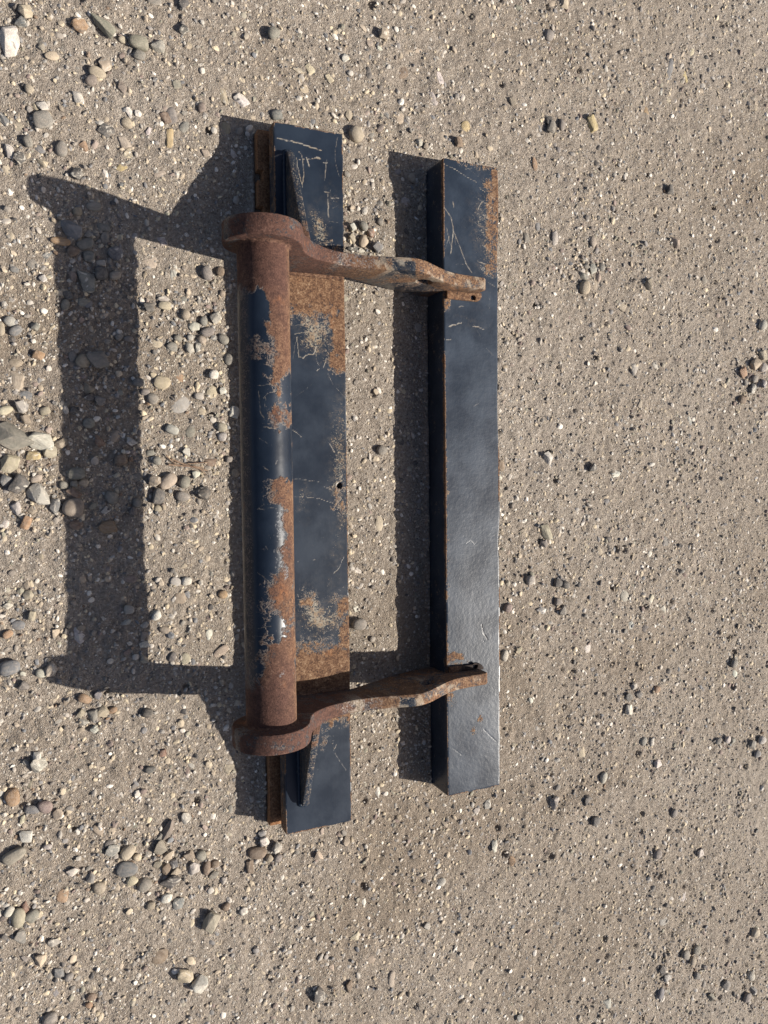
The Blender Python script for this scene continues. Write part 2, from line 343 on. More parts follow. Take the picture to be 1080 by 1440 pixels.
BAR_LINES=[([(0.2058,0.6746),(0.2319,0.6683),(0.2583,0.6573),(0.2851,0.6493)],0.0009,0.7),([(0.2566,0.6722),(0.2817,0.6791)],0.0011,0.5),([(0.2051,0.5836),(0.2206,0.5662),(0.2274,0.5415),(0.2237,0.5139),(0.22,0.4893)],0.0011,0.85),([(0.2099,0.5423),(0.2167,0.513),(0.2253,0.4959)],0.0009,0.6),([(0.2274,0.5369),(0.2447,0.5012),(0.2588,0.4692),(0.273,0.4523)],0.0009,0.75),([(0.2883,0.5903),(0.2975,0.6068),(0.3048,0.6109)],0.001,0.7),([(0.2261,0.5985),(0.2278,0.5882)],0.0014,0.8),([(0.2901,0.5829),(0.2955,0.5683)],0.0011,0.6),([(0.2303,0.4662),(0.2659,0.4715)],0.0006,0.4),([(0.2876,0.4784),(0.3095,0.4746)],0.0017,0.7),([(0.313,0.4502),(0.3278,0.4454)],0.0013,0.6),([(0.313,0.4362),(0.3314,0.4286)],0.0011,0.5),([(0.2143,0.3328),(0.2293,0.3369),(0.2453,0.3427)],0.0015,0.85),([(0.274,0.3371),(0.2849,0.3379),(0.3032,0.3314)],0.0014,0.8),([(0.2079,0.3035),(0.2185,0.3057)],0.0013,0.6),([(0.2759,0.3418),(0.2939,0.3152)],0.0008,0.4),([(0.2747,0.1618),(0.2894,0.17)],0.0009,0.5),([(0.3085,0.2912),(0.3269,0.2766)],0.0009,0.45),([(0.2385,0.3758),(0.251,0.3799)],0.0013,0.6),([(0.2185,0.5283),(0.2061,0.4968)],0.0009,0.5),([(0.3202,0.4167),(0.3163,0.3775),(0.3236,0.3547)],0.0006,0.4),([(0.2308,0.5223),(0.2324,0.5073)],0.0009,0.5),([(0.2673,0.6738),(0.3215,0.6455)],0.0008,0.45),([(0.3371,0.4852),(0.3174,0.4936)],0.0006,0.5033475523142072),([(0.3225,0.6366),(0.3124,0.6423)],0.001,0.44380408066792953),([(0.3225,0.4501),(0.2953,0.4658)],0.0008,0.5472092074926971),([(0.3328,0.635),(0.3125,0.6428)],0.0012,0.37568577492487637),([(0.3321,0.4721),(0.3183,0.4802)],0.0012,0.35740688706808427),([(0.3341,0.6471),(0.3148,0.6552)],0.0007,0.4799770578302424),([(0.3376,0.5843),(0.3254,0.5905)],0.0009,0.6695757963852536),([(0.3155,0.5808),(0.2904,0.5923)],0.0009,0.4444776513583454),([(0.3063,0.4567),(0.2955,0.463)],0.0008,0.7304091924783198),([(0.3212,0.4576),(0.3008,0.4662)],0.0011,0.6197558859547051),([(0.3327,0.5541),(0.319,0.5609)],0.0006,0.626888909857932),([(0.3309,0.5714),(0.3056,0.581)],0.0008,0.6691735544388084),([(0.3207,0.5025),(0.2992,0.5151)],0.0012,0.6394705018603185),([(0.3379,0.6172),(0.3143,0.6298)],0.0008,0.5713000159174164),([(0.3242,0.4534),(0.3087,0.4607)],0.0006,0.5180738138772522),([(0.3302,0.4588),(0.3023,0.4712)],0.0012,0.4250699760938075),([(0.3384,0.6164),(0.321,0.6223)],0.0011,0.681519228390609),([(0.3116,0.5388),(0.2973,0.5455)],0.0009,0.39250482047950286),([(0.3399,0.5922),(0.3216,0.5985)],0.0006,0.42806380863879445),([(0.3189,0.4591),(0.2919,0.4721)],0.0009,0.6167972175415523),([(0.3396,0.5804),(0.3144,0.5913)],0.001,0.6449867931160908),([(0.3254,0.5075),(0.3022,0.5157)],0.0006,0.4096153243262198),([(0.3148,0.604),(0.3047,0.6078)],0.001,0.7044300645721413),([(0.3198,0.572),(0.3024,0.5808)],0.0011,0.7263832329238378),([(0.3205,0.5038),(0.3045,0.5127)],0.0007,0.6984054847364864),([(0.3255,0.5006),(0.3055,0.5092)],0.0009,0.37018016546320837),([(0.3079,0.5378),(0.2893,0.5481)],0.0006,0.5727535242793345),([(0.3251,0.5262),(0.3012,0.5375)],0.0009,0.5467135518433867),([(0.3303,0.5971),(0.31,0.6071)],0.0007,0.7461468322255743),([(0.3346,0.4551),(0.3194,0.4623)],0.0007,0.3686766461487699),([(0.3072,0.5942),(0.281,0.6039)],0.001,0.4497527561567164),([(0.3091,0.6053),(0.2865,0.6155)],0.0009,0.5312657113354402),([(0.3168,0.5472),(0.2892,0.558)],0.0011,0.4504518717003625),([(0.3139,0.5797),(0.3029,0.586)],0.0008,0.42033506925753583),([(0.3067,0.6313),(0.2934,0.6369)],0.001,0.7424122469564178),([(0.341,0.5997),(0.3194,0.6117)],0.0006,0.6916155741546187),([(0.3212,0.4888),(0.3055,0.4968)],0.0009,0.3917684822913896),([(0.3353,0.482),(0.3163,0.4906)],0.0012,0.49972385429133576),([(0.3404,0.5641),(0.3236,0.5713)],0.0006,0.46092744372299116),([(0.3156,0.6322),(0.2956,0.6407)],0.0006,0.41236764284911015),([(0.3422,0.6217),(0.3254,0.631)],0.0006,0.5139313960193497),([(0.3377,0.644),(0.3271,0.6498)],0.001,0.4544151715089019),([(0.325,0.5962),(0.298,0.6115)],0.0006,0.5596336613330173),([(0.3134,0.5636),(0.2895,0.5759)],0.0007,0.4829110397553551),([(0.3228,0.5684),(0.2999,0.5805)],0.0008,0.5264866167249577),([(0.309,0.5705),(0.2811,0.5834)],0.0009,0.5924465943983823)]
BAR_CRACKS=[([(0.2937,-0.3254),(0.2974,-0.3435),(0.3098,-0.3609)],0.0008,1),([(0.3098,-0.3609),(0.2935,-0.3608)],0.0007,1),([(0.298,-0.5644),(0.3149,-0.5818),(0.33,-0.5957)],0.0006,0.6),([(0.2526,-0.1408),(0.2654,-0.1335),(0.2764,-0.1419)],0.0006,0.5),([(0.2166,-0.5937),(0.2401,-0.6137)],0.0005,0.5)]
TUBE_PAINT=[(0.0361,0.0515,0.0224,0.0466,1.1),(0.0326,0.1673,0.0189,0.0349,0.9),(0.067,0.2708,0.0103,0.0179,0.7),(0.0982,0.2908,0.0189,0.0384,1),(0.1074,0.1811,0.0237,0.0358,1),(0.0892,0.1329,0.0166,0.0359,1),(0.0654,0.1212,0.0098,0.0301,0.8),(0.078,0.0524,0.0341,0.047,1.2),(0.1131,0.0308,0.0266,0.0786,1),(0.0858,-0.0917,0.0301,0.0536,1.1),(0.0561,-0.061,0.0074,0.0367,0.9),(0.1134,-0.1763,0.0206,0.0308,0.8),(0.1049,-0.2006,0.0141,0.0209,0.7),(0.0688,-0.2519,0.0157,0.0222,1),(0.1082,-0.2531,0.0163,0.034,0.9),(0.0978,-0.3206,0.0144,0.0155,0.75),(-0.012,-0.3426,0.1187,0.0347,0.7),(0.0346,0.1534,0.0122,0.0184,0.8),(0.0383,-0.1735,0.013,0.0124,0.7),(0.0345,-0.24,0.0097,0.0094,0.6)]
TUBE_RUST=[(0.0506,-0.0174,0.0368,0.0262,1.2),(0.0762,0.1108,0.0161,0.0162,1.0),(0.046,-0.0704,0.0229,0.0276,0.25),(0.0921,0.2254,0.0188,0.0267,0.8),(0.0444,0.2694,0.0306,0.0872,0.8),(0.065,-0.1939,0.0345,0.0356,0.9),(0.0932,-0.2558,0.0062,0.0493,0.7),(0.0627,-0.3597,0.0312,0.0839,1.0),(0.0603,-0.1068,0.0042,0.0398,0.6),(0.0336,-0.1331,0.02,0.0341,0.6)]
TUBE_BARE=[(0.059,-0.0731,0.01,0.0245,0.8),(0.0581,-0.1235,0.0079,0.0233,0.7),(0.0681,-0.1289,0.0019,0.0171,1),(0.0504,-0.1538,0.0066,0.0123,0.9),(0.0547,-0.2618,0.0046,0.0155,0.8),(0.0682,-0.2731,0.0058,0.0087,0.7),(0.0654,-0.3299,0.0046,0.0068,0.9),(0.0733,0.0958,0.0024,0.006,0.5),(0.0496,-0.2845,0.0042,0.0062,0.7),(0.0741,0.1797,0.0049,0.0036,0.6)]
TUBE_LINES=[([(0.0961,0.1654),(0.0616,0.1696)],0.0009,0.6),([(0.0855,0.1449),(0.0794,0.1533),(0.0645,0.1574),(0.0605,0.1612)],0.001,0.8),([(0.0707,0.1691),(0.0697,0.1548)],0.0008,0.6),([(0.0938,0.157),(0.092,0.121),(0.085,0.109)],0.0014,0.6),([(0.0846,0.1305),(0.082,0.1449)],0.0011,0.6),([(0.0965,0.0791),(0.081,0.0681)],0.0009,0.6),([(0.0669,0.0343),(0.0642,0.0391)],0.0018,0.6),([(0.0889,0.0296),(0.0795,0.0223)],0.001,0.5),([(0.09,-0.026),(0.0889,-0.0357),(0.1003,-0.0429),(0.0721,-0.0409),(0.0562,-0.045)],0.0008,0.6),([(0.1026,-0.1514),(0.0806,-0.1675),(0.0657,-0.1709)],0.0011,0.6),([(0.0866,-0.1062),(0.0832,-0.1148)],0.0016,0.5),([(0.1068,-0.2192),(0.0756,-0.2292)],0.0009,0.5),([(0.1033,-0.2486),(0.0795,-0.2437)],0.0011,0.6),([(0.1155,-0.2631),(0.0762,-0.2587)],0.0009,0.5),([(0.0864,0.097),(0.0684,0.0935)],0.0014,0.7),([(0.1105,0.1816),(0.1022,0.1776)],0.0011,0.5),([(0.1228,-0.3264),(0.116,-0.344)],0.0009,0.5),([(0.0678,-0.3501),(0.061,-0.345)],0.0014,0.6),([(0.0837,-0.3362),(0.0796,-0.3154)],0.0011,0.5)]


# ------------------------------------------------------------------ ground
def footprint(x, y, grow=0.0):
    """1 under the flat plate and the bar"""
    a = (x > PX1 - 0.02 - grow) & (x < PX2 + grow) & (y < PY1 + grow) & (y > PY2 - grow)
    b = (x > BX1 - grow) & (x < BX2 + grow) & (y < BY1 + grow) & (y > BY2 - grow)
    return a | b

def box_dist(x, y, x0, x1, y0, y1):
    dx = np.maximum(np.maximum(x0 - x, x - x1), 0); dy = np.maximum(np.maximum(y0 - y, y - y1), 0)
    return np.hypot(dx, dy)

PITS = []
for _ in range(700):
    px, py = rng.uniform(-0.6, 1.5), rng.uniform(-1.7, 1.4)
    if rng.uniform() > 0.25 + 0.75 * min(1, max(0, (px - 0.2) / 0.4)): continue
    if footprint(np.array([px]), np.array([py]), 0.02)[0]: continue
    r = 0.0032 + 0.0068 * rng.uniform() ** 1.5
    PITS.append((px, py, r, r * rng.uniform(0.8, 1.25), rng.uniform(0, math.pi), r * rng.uniform(0.7, 1.1)))
FURROWS = []
for _ in range(60):
    px, py = rng.uniform(0.3, 1.3), rng.uniform(-1.6, -0.75)
    FURROWS.append((px, py, rng.uniform(0.03, 0.12), math.radians(rng.uniform(35, 70)), rng.uniform(0.002, 0.004), rng.uniform(0.001, 0.003)))

def ground_z(x, y):
    z = (fbm(x * 2.2, y * 2.2, 3, 3) - 0.5) * 0.016
    z = z + (fbm(x * 11 + 3, y * 11, 5, 3) - 0.5) * 0.008
    z = z + (fbm(x * 48, y * 48 + 7, 8, 3) - 0.5) * 0.0078
    z = z + (fbm(x * 130, y * 130, 21, 2) - 0.5) * 0.0048
    d = np.minimum(box_dist(x, y, PX1 - 0.02, PX2, PY2, PY1), box_dist(x, y, BX1, BX2, BY2, BY1))
    k = sstep(0.0, 0.10, d)
    z = z * (0.35 + 0.65 * k) - 0.0035 * (1 - k)
    z = z + 0.0125 * np.exp(-(d / 0.011) ** 2) * (d > 0) * (fbm(x * 30, y * 30, 33, 3) - 0.12)
    return z

def pits_z(x, y, z):
    z = z.copy()
    for (px, py, rx, ry, a, dep) in PITS:
        sel = np.where((np.abs(x - px) < 0.02) & (np.abs(y - py) < 0.02))[0]
        if not len(sel): continue
        dx, dy = x[sel] - px, y[sel] - py
        u = (dx * math.cos(a) + dy * math.sin(a)) / rx; v = (-dx * math.sin(a) + dy * math.cos(a)) / ry
        q = np.hypot(u, v)
        z[sel] += -dep * (1 - sstep(0.55, 1.15, q)) + 0.0012 * np.exp(-((q - 1.35) / 0.3) ** 2)
    for (px, py, L, a, w, dep) in FURROWS:
        sel = np.where((np.abs(x - px) < L) & (np.abs(y - py) < L))[0]
        if not len(sel): continue
        dx, dy = x[sel] - px, y[sel] - py
        u = (dx * math.cos(a) + dy * math.sin(a)) / L; v = (-dx * math.sin(a) + dy * math.cos(a)) / w
        z[sel] += -dep * np.exp(-v * v) * np.clip(1 - u * u, 0, 1)
    return z

def axis_lines(lo, hi, steps, far):
    xs = [lo]
    while xs[-1] < hi: xs.append(xs[-1] + steps(xs[-1]))
    out, s = [], 0.02
    x = xs[0]
    left = []
    while x > -far:
        x -= s; s *= 1.35; left.append(x)
    right = []; x = xs[-1]; s = 0.02
    while x < far:
        x += s; s *= 1.35; right.append(x)
    return np.array(left[::-1] + xs + right)

gx = axis_lines(-0.78, 1.45, lambda v: 0.0036 + 0.0010 * min(1, max(0, (v + 0.7) / 2.0)), 30.0)
gy = axis_lines(-1.72, 1.42, lambda v: 0.0040, 30.0)
GX, GY = np.meshgrid(gx, gy)
gxv, gyv = GX.ravel(), GY.ravel()
gz = pits_z(gxv, gyv, ground_z(gxv, gyv))
nx, ny = len(gx), len(gy)
ii = (np.arange(ny - 1)[:, None] * nx + np.arange(nx - 1)[None, :]).ravel()
gF = np.stack([ii, ii + 1, ii + nx + 1, ii + nx], 1)
ground = link('ground', mesh_from('ground', np.stack([gxv, gyv, gz], 1), gF, M_SOIL))
tag(ground, 'dry trodden earth full of small stones and grit', kind='structure')

def gz_at(x, y):
    return float(ground_z(np.array([x]), np.array([y]))[0])

# ------------------------------------------------------------------ stone shapes (shared by many stones)
def ico(sub):
    bm = bmesh.new()
    bmesh.ops.create_icosphere(bm, subdivisions=sub, radius=1.0)
    V = np.array([v.co[:] for v in bm.verts]); F = [tuple(v.index for v in f.verts) for f in bm.faces]
    bm.free()
    return V, F

def norm_box(V):
    lo, hi = V.min(0), V.max(0)
    return (V - (lo + hi) / 2) / ((hi - lo) / 2)

def rounded_mesh(seed):
    r = np.random.default_rng(100 + seed)
    V, F = ico(3)
    k = r.uniform(0.72, 1.0)
    V = np.sign(V) * np.abs(V) ** k
    for _ in range(7):
        d = r.normal(size=3); d /= np.linalg.norm(d)
        V = V * (1 + r.uniform(-0.20, 0.20) * np.exp(-((V @ d - 0.9) ** 2) / 0.28))[:, None]
    a = r.uniform(-0.22, 0.22)
    V[:, 1] *= 1 + a * V[:, 0]
    V = norm_box(V)
    return mesh_from('pebble_shape', V, F, M_PEBBLE, True)

def angular_mesh(seed):
    r = np.random.default_rng(300 + seed)
    bm = bmesh.new()
    for _ in range(int(r.integers(13, 24))):
        d = r.normal(size=3); d /= np.linalg.norm(d)
        bm.verts.new(d * r.uniform(0.72, 1.1))
    res = bmesh.ops.convex_hull(bm, input=bm.verts)
    bmesh.ops.delete(bm, geom=[g for g in res['geom_interior'] if isinstance(g, bmesh.types.BMVert)], context='VERTS')
    bmesh.ops.dissolve_limit(bm, angle_limit=math.radians(9), verts=bm.verts, edges=bm.edges)
    bmesh.ops.bevel(bm, geom=list(bm.edges), offset=0.085, segments=2, affect='EDGES', profile=0.6)
    bmesh.ops.triangulate(bm, faces=bm.faces)
    bmesh.ops.subdivide_edges(bm, edges=bm.edges, cuts=1, use_grid_fill=True)
    bm.verts.ensure_lookup_table()
    V = np.array([v.co[:] for v in bm.verts])
    bm.verts.index_update()
    F = [tuple(v.index for v in f.verts) for f in bm.faces]
    bm.free()
    n = fbm(V[:, 0] * 2 + 9 * seed, V[:, 1] * 2 + V[:, 2] * 1.7, seed, 3) - 0.5
    V = norm_box(V * (1 + 0.16 * n)[:, None])
    return mesh_from('stone_shape', V, F, M_FLINT, True, 32)

ROUND = [rounded_mesh(k) for k in range(14)]
ANGLE = [angular_mesh(k) for k in range(14)]
ANGLE_PLAIN = []
for m in ANGLE:
    c = m.copy(); c.materials.clear(); c.materials.append(M_PEBBLE); ANGLE_PLAIN.append(c)

PAL = {'w': (0.68, 0.64, 0.57), 'c': (0.52, 0.44, 0.31), 'b': (0.40, 0.335, 0.25), 't': (0.30, 0.248, 0.18), 'g': (0.205, 0.193, 0.172),
       'l': (0.43, 0.405, 0.36), 'd': (0.065, 0.066, 0.068), 'k': (0.03, 0.03, 0.032), 'u': (0.155, 0.165, 0.178), 'n': (0.17, 0.11, 0.07),
       'o': (0.33, 0.195, 0.10), 'y': (0.52, 0.40, 0.19), 'r': (0.26, 0.135, 0.085), 'p': (0.20, 0.15, 0.135), 'v': (0.235, 0.225, 0.175)}

def pal(c, r, amt=0.12):
    v = np.array(PAL[c]) * r.uniform(1 - amt, 1 + amt)
    v = v * (1 + r.uniform(-0.05, 0.05, 3))
    return tuple(float(q) for q in np.clip(v, 0.015, 0.8))

def put_stone(name, x, y, w, h, ang, code, r, loose=True, parent=None, lab=''):
    col, sh = code[0], code[1]
    if sh == 'a':
        lib = ANGLE if ((col in 'dlwukc' and r.uniform() < 0.6) or 'flint' in lab or ' and ' in lab) else ANGLE_PLAIN
        me = lib[int(r.integers(len(lib)))]; hz = 0.62 * min(w, h)
    else:
        smooth = any(q in lab for q in ('round', 'oval', 'egg', 'smooth', 'ball', 'dome', 'pear'))
        me = (ANGLE_PLAIN if r.uniform() < 0.36 and not smooth else ROUND)[int(r.integers(14))]; hz = (0.68 if sh == 'r' else 0.36) * min(w, h)
    o = bpy.data.objects.new(name, me)
    COL.objects.link(o)
    if parent is not None: o.parent = parent
    z0 = gz_at(x, y)
    if loose:
        z = z0 + hz * (0.5 - r.uniform(0.14, 0.34))
        tilt = (r.uniform(-0.16, 0.16), r.uniform(-0.16, 0.16))
    else:
        hz *= 0.85
        z = z0 + hz * (-0.5 + r.uniform(0.10, 0.24)) + 0.0012
        tilt = (r.uniform(-0.08, 0.08), r.uniform(-0.08, 0.08))
    flip = -1.0 if r.uniform() < 0.5 else 1.0
    o.location = (x, y, z)
    o.rotation_euler = (tilt[0], tilt[1], math.radians(ang) + (math.pi if flip < 0 else 0))
    o.scale = (w / 2, h / 2, hz / 2)
    o.color = pal(col, r) + (1.0,)
    return o

# ------------------------------------------------------------------ the bracket
bracket = bpy.data.objects.new('weld_on_bracket', None)
COL.objects.link(bracket)
bracket.empty_display_size = 0.1
tag(bracket, 'rusty black steel bracket with a tube held between two curved arms over two bars', 'bracket')

def seg_dist(x, y, pts):
    best = np.full(x.shape, 9.0)
    for (ax, ay), (bx, by) in zip(pts[:-1], pts[1:]):
        vx, vy = bx - ax, by - ay
        L = vx * vx + vy * vy + 1e-12
        t = np.clip(((x - ax) * vx + (y - ay) * vy) / L, 0, 1)
        best = np.minimum(best, np.hypot(x - ax - t * vx, y - ay - t * vy))
    return best

def lines_mask(x, y, lines, extra=0.0):
    m = np.zeros(x.shape)
    for pts, w, s in lines:
        P = np.array(pts); pad = w * 3 + 0.004
        sel = np.where((x > P[:, 0].min() - pad) & (x < P[:, 0].max() + pad) & (y > P[:, 1].min() - pad) & (y < P[:, 1].max() + pad))[0]
        if not len(sel): continue
        wob = (fbm(x[sel] * 160, y[sel] * 160, 31, 2) - 0.5) * 0.0022
        d = seg_dist(x[sel] + wob, y[sel] - wob, pts)
        br = 0.62 + 0.6 * vnoise(x[sel] * 260, y[sel] * 260, 77)
        ww = w * (0.38 + 0.45 * vnoise(x[sel] * 70, y[sel] * 70, 78)) + extra
        m[sel] = np.maximum(m[sel], s * np.clip(br, 0, 1) * (1 - sstep(ww * 0.6, ww * 1.5 + 0.0006, d)))
    return m

def rect_mask(x, y, rects, wob_amp=0.010, soft=0.012):
    m = np.zeros(x.shape)
    wx = (fbm(x * 70, y * 70, 41, 4) - 0.5) * 2 * wob_amp
    wy = (fbm(x * 70 + 50, y * 70, 43, 4) - 0.5) * 2 * wob_amp
    for cx, cy, hx, hy, s in rects:
        dx = np.abs(x + wx - cx) - hx; dy = np.abs(y + wy - cy) - hy
        d = np.where((dx > 0) & (dy > 0), np.hypot(np.maximum(dx, 0), np.maximum(dy, 0)), np.maximum(dx, dy))
        m = np.maximum(m, s * (1 - sstep(-soft * 0.5, soft * 0.6, d)))
    return m

def cloud_mask(x, y, rects):
    m = np.zeros(x.shape)
    wx = (fbm(x * 26, y * 26, 45, 3) - 0.5) * 0.05; wy = (fbm(x * 26 + 9, y * 26, 47, 3) - 0.5) * 0.08
    for cx, cy, hx, hy, s in rects:
        m = np.maximum(m, s * 1.25 * np.exp(-((x + wx - cx) / (hx * 0.95)) ** 2 - ((y + wy - cy) / (hy * 0.95)) ** 2))
    return m

def beam(name, x0, x1, y0, y1, z0, z1, top_step, len_step, side_n, mat, edge=None, bev=0.0018):
    """bar along y: closed cross-section swept along its length, dense on the top face; edge(y) -> offsets of the right side"""
    nt = int((x1 - x0) / top_step)
    cs = []
    for k in range(side_n + 1): cs.append((x0, z0 + bev + (z1 - z0 - 2 * bev) * k / side_n))
    cs.append((x0 + bev * 0.3, z1 - bev * 0.3))
    for k in range(nt + 1): cs.append((x0 + bev + (x1 - x0 - 2 * bev) * k / nt, z1))
    cs.append((x1 - bev * 0.3, z1 - bev * 0.3))
    for k in range(side_n, -1, -1): cs.append((x1, z0 + bev + (z1 - z0 - 2 * bev) * k / side_n))
    cs.append((x1 - bev, z0)); cs.append((x0 + bev, z0))
    cs = np.array(cs); m = len(cs)
    ys = np.concatenate([[y0, y0 + 0.3 * bev], np.linspace(y0 + bev, y1 - bev, int((y1 - y0) / len_step)), [y1 - 0.3 * bev, y1]])
    cxy = np.array([(x0 + x1) / 2, (z0 + z1) / 2])
    V = []
    for k, yy in enumerate(ys):
        e = bev if k in (0, len(ys) - 1) else (0.3 * bev if k in (1, len(ys) - 2) else 0.0)
        q = cs.copy()
        if e:
            hx, hz = (x1 - x0) / 2, (z1 - z0) / 2
            q = cxy + (cs - cxy) * np.array([(hx - e) / hx, (hz - e) / hz])
        V.append(np.stack([q[:, 0], np.full(m, yy), q[:, 1]], 1))
    V = np.concatenate(V)
    if edge is not None:
        f = np.clip((V[:, 0] - x0) / (x1 - x0), 0, 1)
        V[:, 0] += edge[1](V[:, 1]) * f ** 3 + edge[0](V[:, 1]) * (1 - f) ** 3
        V[:, 1] += edge[2](V[:, 0]) * np.clip((np.abs(V[:, 1] - (y0 + y1) / 2) / ((y1 - y0) / 2)), 0, 1) ** 40
    F = []
    n = len(ys)
    a = (np.arange(n - 1)[:, None] * m + np.arange(m)[None, :]); b = (np.arange(n - 1)[:, None] * m + (np.arange(m)[None, :] + 1) % m)
    Q = np.stack([a.ravel(), b.ravel(), (b + m).ravel(), (a + m).ravel()], 1)
    F = [tuple(q) for q in Q] + [tuple(range(m))[::-1], tuple(range((n - 1) * m, n * m))]
    me = mesh_from(name, V, F, mat, True, 35)
    return me, V

def worn_edges(V, x0, x1, y0, y1, z1, seed):
    """bare rust along the sharp edges of a bar"""
    d = np.minimum(np.minimum(np.abs(V[:, 0] - x0), np.abs(V[:, 0] - x1)), np.minimum(np.abs(V[:, 1] - y0), np.abs(V[:, 1] - y1)))
    d = np.maximum(d, np.abs(V[:, 2] - z1))
    n = fbm(V[:, 0] * 30 + 3, V[:, 1] * 30, seed, 3)
    return (1 - sstep(0.001, 0.0032, d)) * sstep(0.30, 0.55, n) * 0.85

# flat plate (the left bar): thick painted slab
me, V = beam('flat_plate', PX1, PX2, PY2, PY1, 0.036, ZP, 0.0017, 0.0021, 5, M_PLATE,
             (lambda y: (fbm(y * 14, y * 0, 51, 3) - 0.5) * 0.0012, lambda y: (fbm(y * 14, y * 0 + 9, 52, 3) - 0.5) * 0.0016, lambda x: (fbm(x * 30, x * 0, 53, 3) - 0.5) * 0.002))
hx, hy = -0.0425, -0.0075
q = np.hypot(V[:, 0] - hx, V[:, 1] - hy)
top = V[:, 2] > ZP - 0.0005
Vd = V.copy()
Vd[:, 2] -= np.where(top, 0.022 * (1 - sstep(0.0042, 0.0054, q)), 0)
me.vertices.foreach_set('co', Vd.astype(np.float32).ravel()); me.update()
x, y = V[:, 0], V[:, 1]
side = V[:, 2] < ZP - 0.003
r = rect_mask(x, y, PLATE_RUST, 0.020, 0.042)
r = np.where(side, 0.16 + 0.50 * fbm(y * 20, V[:, 2] * 60, 61, 3) + 0.3 * sstep(0.60, 0.68, np.abs(y)), np.maximum(r, worn_edges(V, PX1, PX2, PY2, PY1, ZP, 5)))
set_attr(me, 'rust', r)
set_attr(me, 'mark', np.where(side, 0, lines_mask(x, y, PLATE_LINES)))
set_attr(me, 'speck', np.where(side, 0, cloud_mask(x, y, PLATE_SPECK) * 0.9))
plate = link('flat_plate', me, bracket)

# web under the slab and the rusty flange that sticks out on its left
me, V = beam('web', PX1 + 0.014, PX2 - 0.004, PY2 + 0.003, PY1 - 0.003, 0.0, 0.0355, 0.02, 0.05, 3, M_RUSTY)
set_attr(me, 'rust', np.full(len(V), 0.45))
link('web', me, bracket)

def prism(name, outline, holes, lo, hi, axis, mat, bev=0.0016, sharp=35):
    """polygon outline (2-D) with holes, made solid between lo and hi along an axis ('z' or 'y'), edges rounded;
    lo and hi may be functions of the outline's first coordinate"""
    flo = lo if callable(lo) else (lambda u: np.full(np.shape(u), lo))
    fhi = hi if callable(hi) else (lambda u: np.full(np.shape(u), hi))
    loops = [np.array(outline, float)] + [np.array(h, float) for h in holes]
    rows = []; V = []; F = []; base = 0; inset0 = []
    for li, L in enumerate(loops):
        m = len(L)
        t = np.roll(L, -1, 0) - np.roll(L, 1, 0)
        t /= np.linalg.norm(t, axis=1)[:, None] + 1e-12
        nrm = np.stack([t[:, 1], -t[:, 0]], 1)
        A = 0.5 * np.sum(L[:, 0] * np.roll(L[:, 1], -1) - np.roll(L[:, 0], -1) * L[:, 1])
        if A < 0: nrm = -nrm
        if li > 0: nrm = -nrm
        sets = []
        for e, d in ((bev, 0.0), (0.3 * bev, 0.3 * bev), (0.0, bev), (0.0, None), (0.0, -bev), (0.3 * bev, -0.3 * bev), (bev, 0.0)):
            P = L - nrm * e
            a, b = flo(P[:, 0]), fhi(P[:, 0])
            k = len(sets)
            if d is None: c = (a + b) / 2
            elif k < 3: c = a + d
            else: c = b + d
            sets.append(np.stack([P[:, 0], P[:, 1], c], 1))
        S = np.concatenate(sets)
        V.append(S)
        for k in range(6):
            for i in range(m):
                j = (i + 1) % m
                F.append((base + k * m + i, base + k * m + j, base + (k + 1) * m + j, base + (k + 1) * m + i))
        inset0.append((base, m, sets[0][:, :2]))
        base += 7 * m
    tb = bmesh.new(); te = []
    for b, m, q in inset0:
        vs = [tb.verts.new((p[0], p[1], 0)) for p in q]
        te += [tb.edges.new((vs[i], vs[(i + 1) % m])) for i in range(m)]
    tb.verts.index_update()
    bmesh.ops.triangle_fill(tb, use_beauty=True, use_dissolve=False, edges=te, normal=(0, 0, 1))
    tri = [tuple(v.index for v in f.verts) for f in tb.faces]
    tb.free()
    imap = []
    for b, m, s in inset0: imap += [(b + i, b + 6 * m + i) for i in range(m)]
    for t3 in tri:
        F.append(tuple(imap[i][0] for i in t3)); F.append(tuple(imap[i][1] for i in reversed(t3)))
    V = np.concatenate(V)
    if axis == 'y': V = V[:, [0, 2, 1]]
    elif axis == 'x': V = V[:, [2, 0, 1]]
    bm = bmesh.new()
    bv = [bm.verts.new(v) for v in V]
    for f in F:
        try: bm.faces.new([bv[i] for i in f])
        except ValueError: pass
    bmesh.ops.recalc_face_normals(bm, faces=bm.faces)
    me = bpy.data.meshes.new(name); bm.to_mesh(me); bm.free()
    me.polygons.foreach_set('use_smooth', np.ones(len(me.polygons), dtype=bool))
    me.set_sharp_from_angle(angle=math.radians(sharp))
    me.materials.append(mat)
    return me, V

def dense(pts, step, closed=True):
    out = []
    for a, b in zip(pts, pts[1:] + (pts[:1] if closed else [])):
        a = np.array(a); b = np.array(b); k = max(1, int(np.linalg.norm(b - a) / step))
        for i in range(k): out.append(tuple(a + (b - a) * i / k))
    return out

FX0, FX1 = PX1 - 0.019, PX1 + 0.006
fl = [(FX1, PY1 + 0.004), (FX0 + 0.002, PY1 + 0.004), (FX0, PY1)]
for c, hw in ((0.613, 0.011), (0.541, 0.012)):
    fl += [(FX0, c + hw), (FX0 + 0.011, c + hw - 0.001), (FX0 + 0.011, c - hw), (FX0, c - hw)]
fl += [(FX0, PY2), (FX1, PY2)]
fl = dense(fl[::-1], 0.02)
me, V = prism('flange', fl, [], -0.006, 0.021, 'z', M_FLANGE, 0.002)
set_attr(me, 'rust', np.full(len(V), 1.0)); set_attr(me, 'tone', np.full(len(V), 0.0)); set_attr(me, 'mark', np.full(len(V), 0.0))
link('flange', me, bracket)

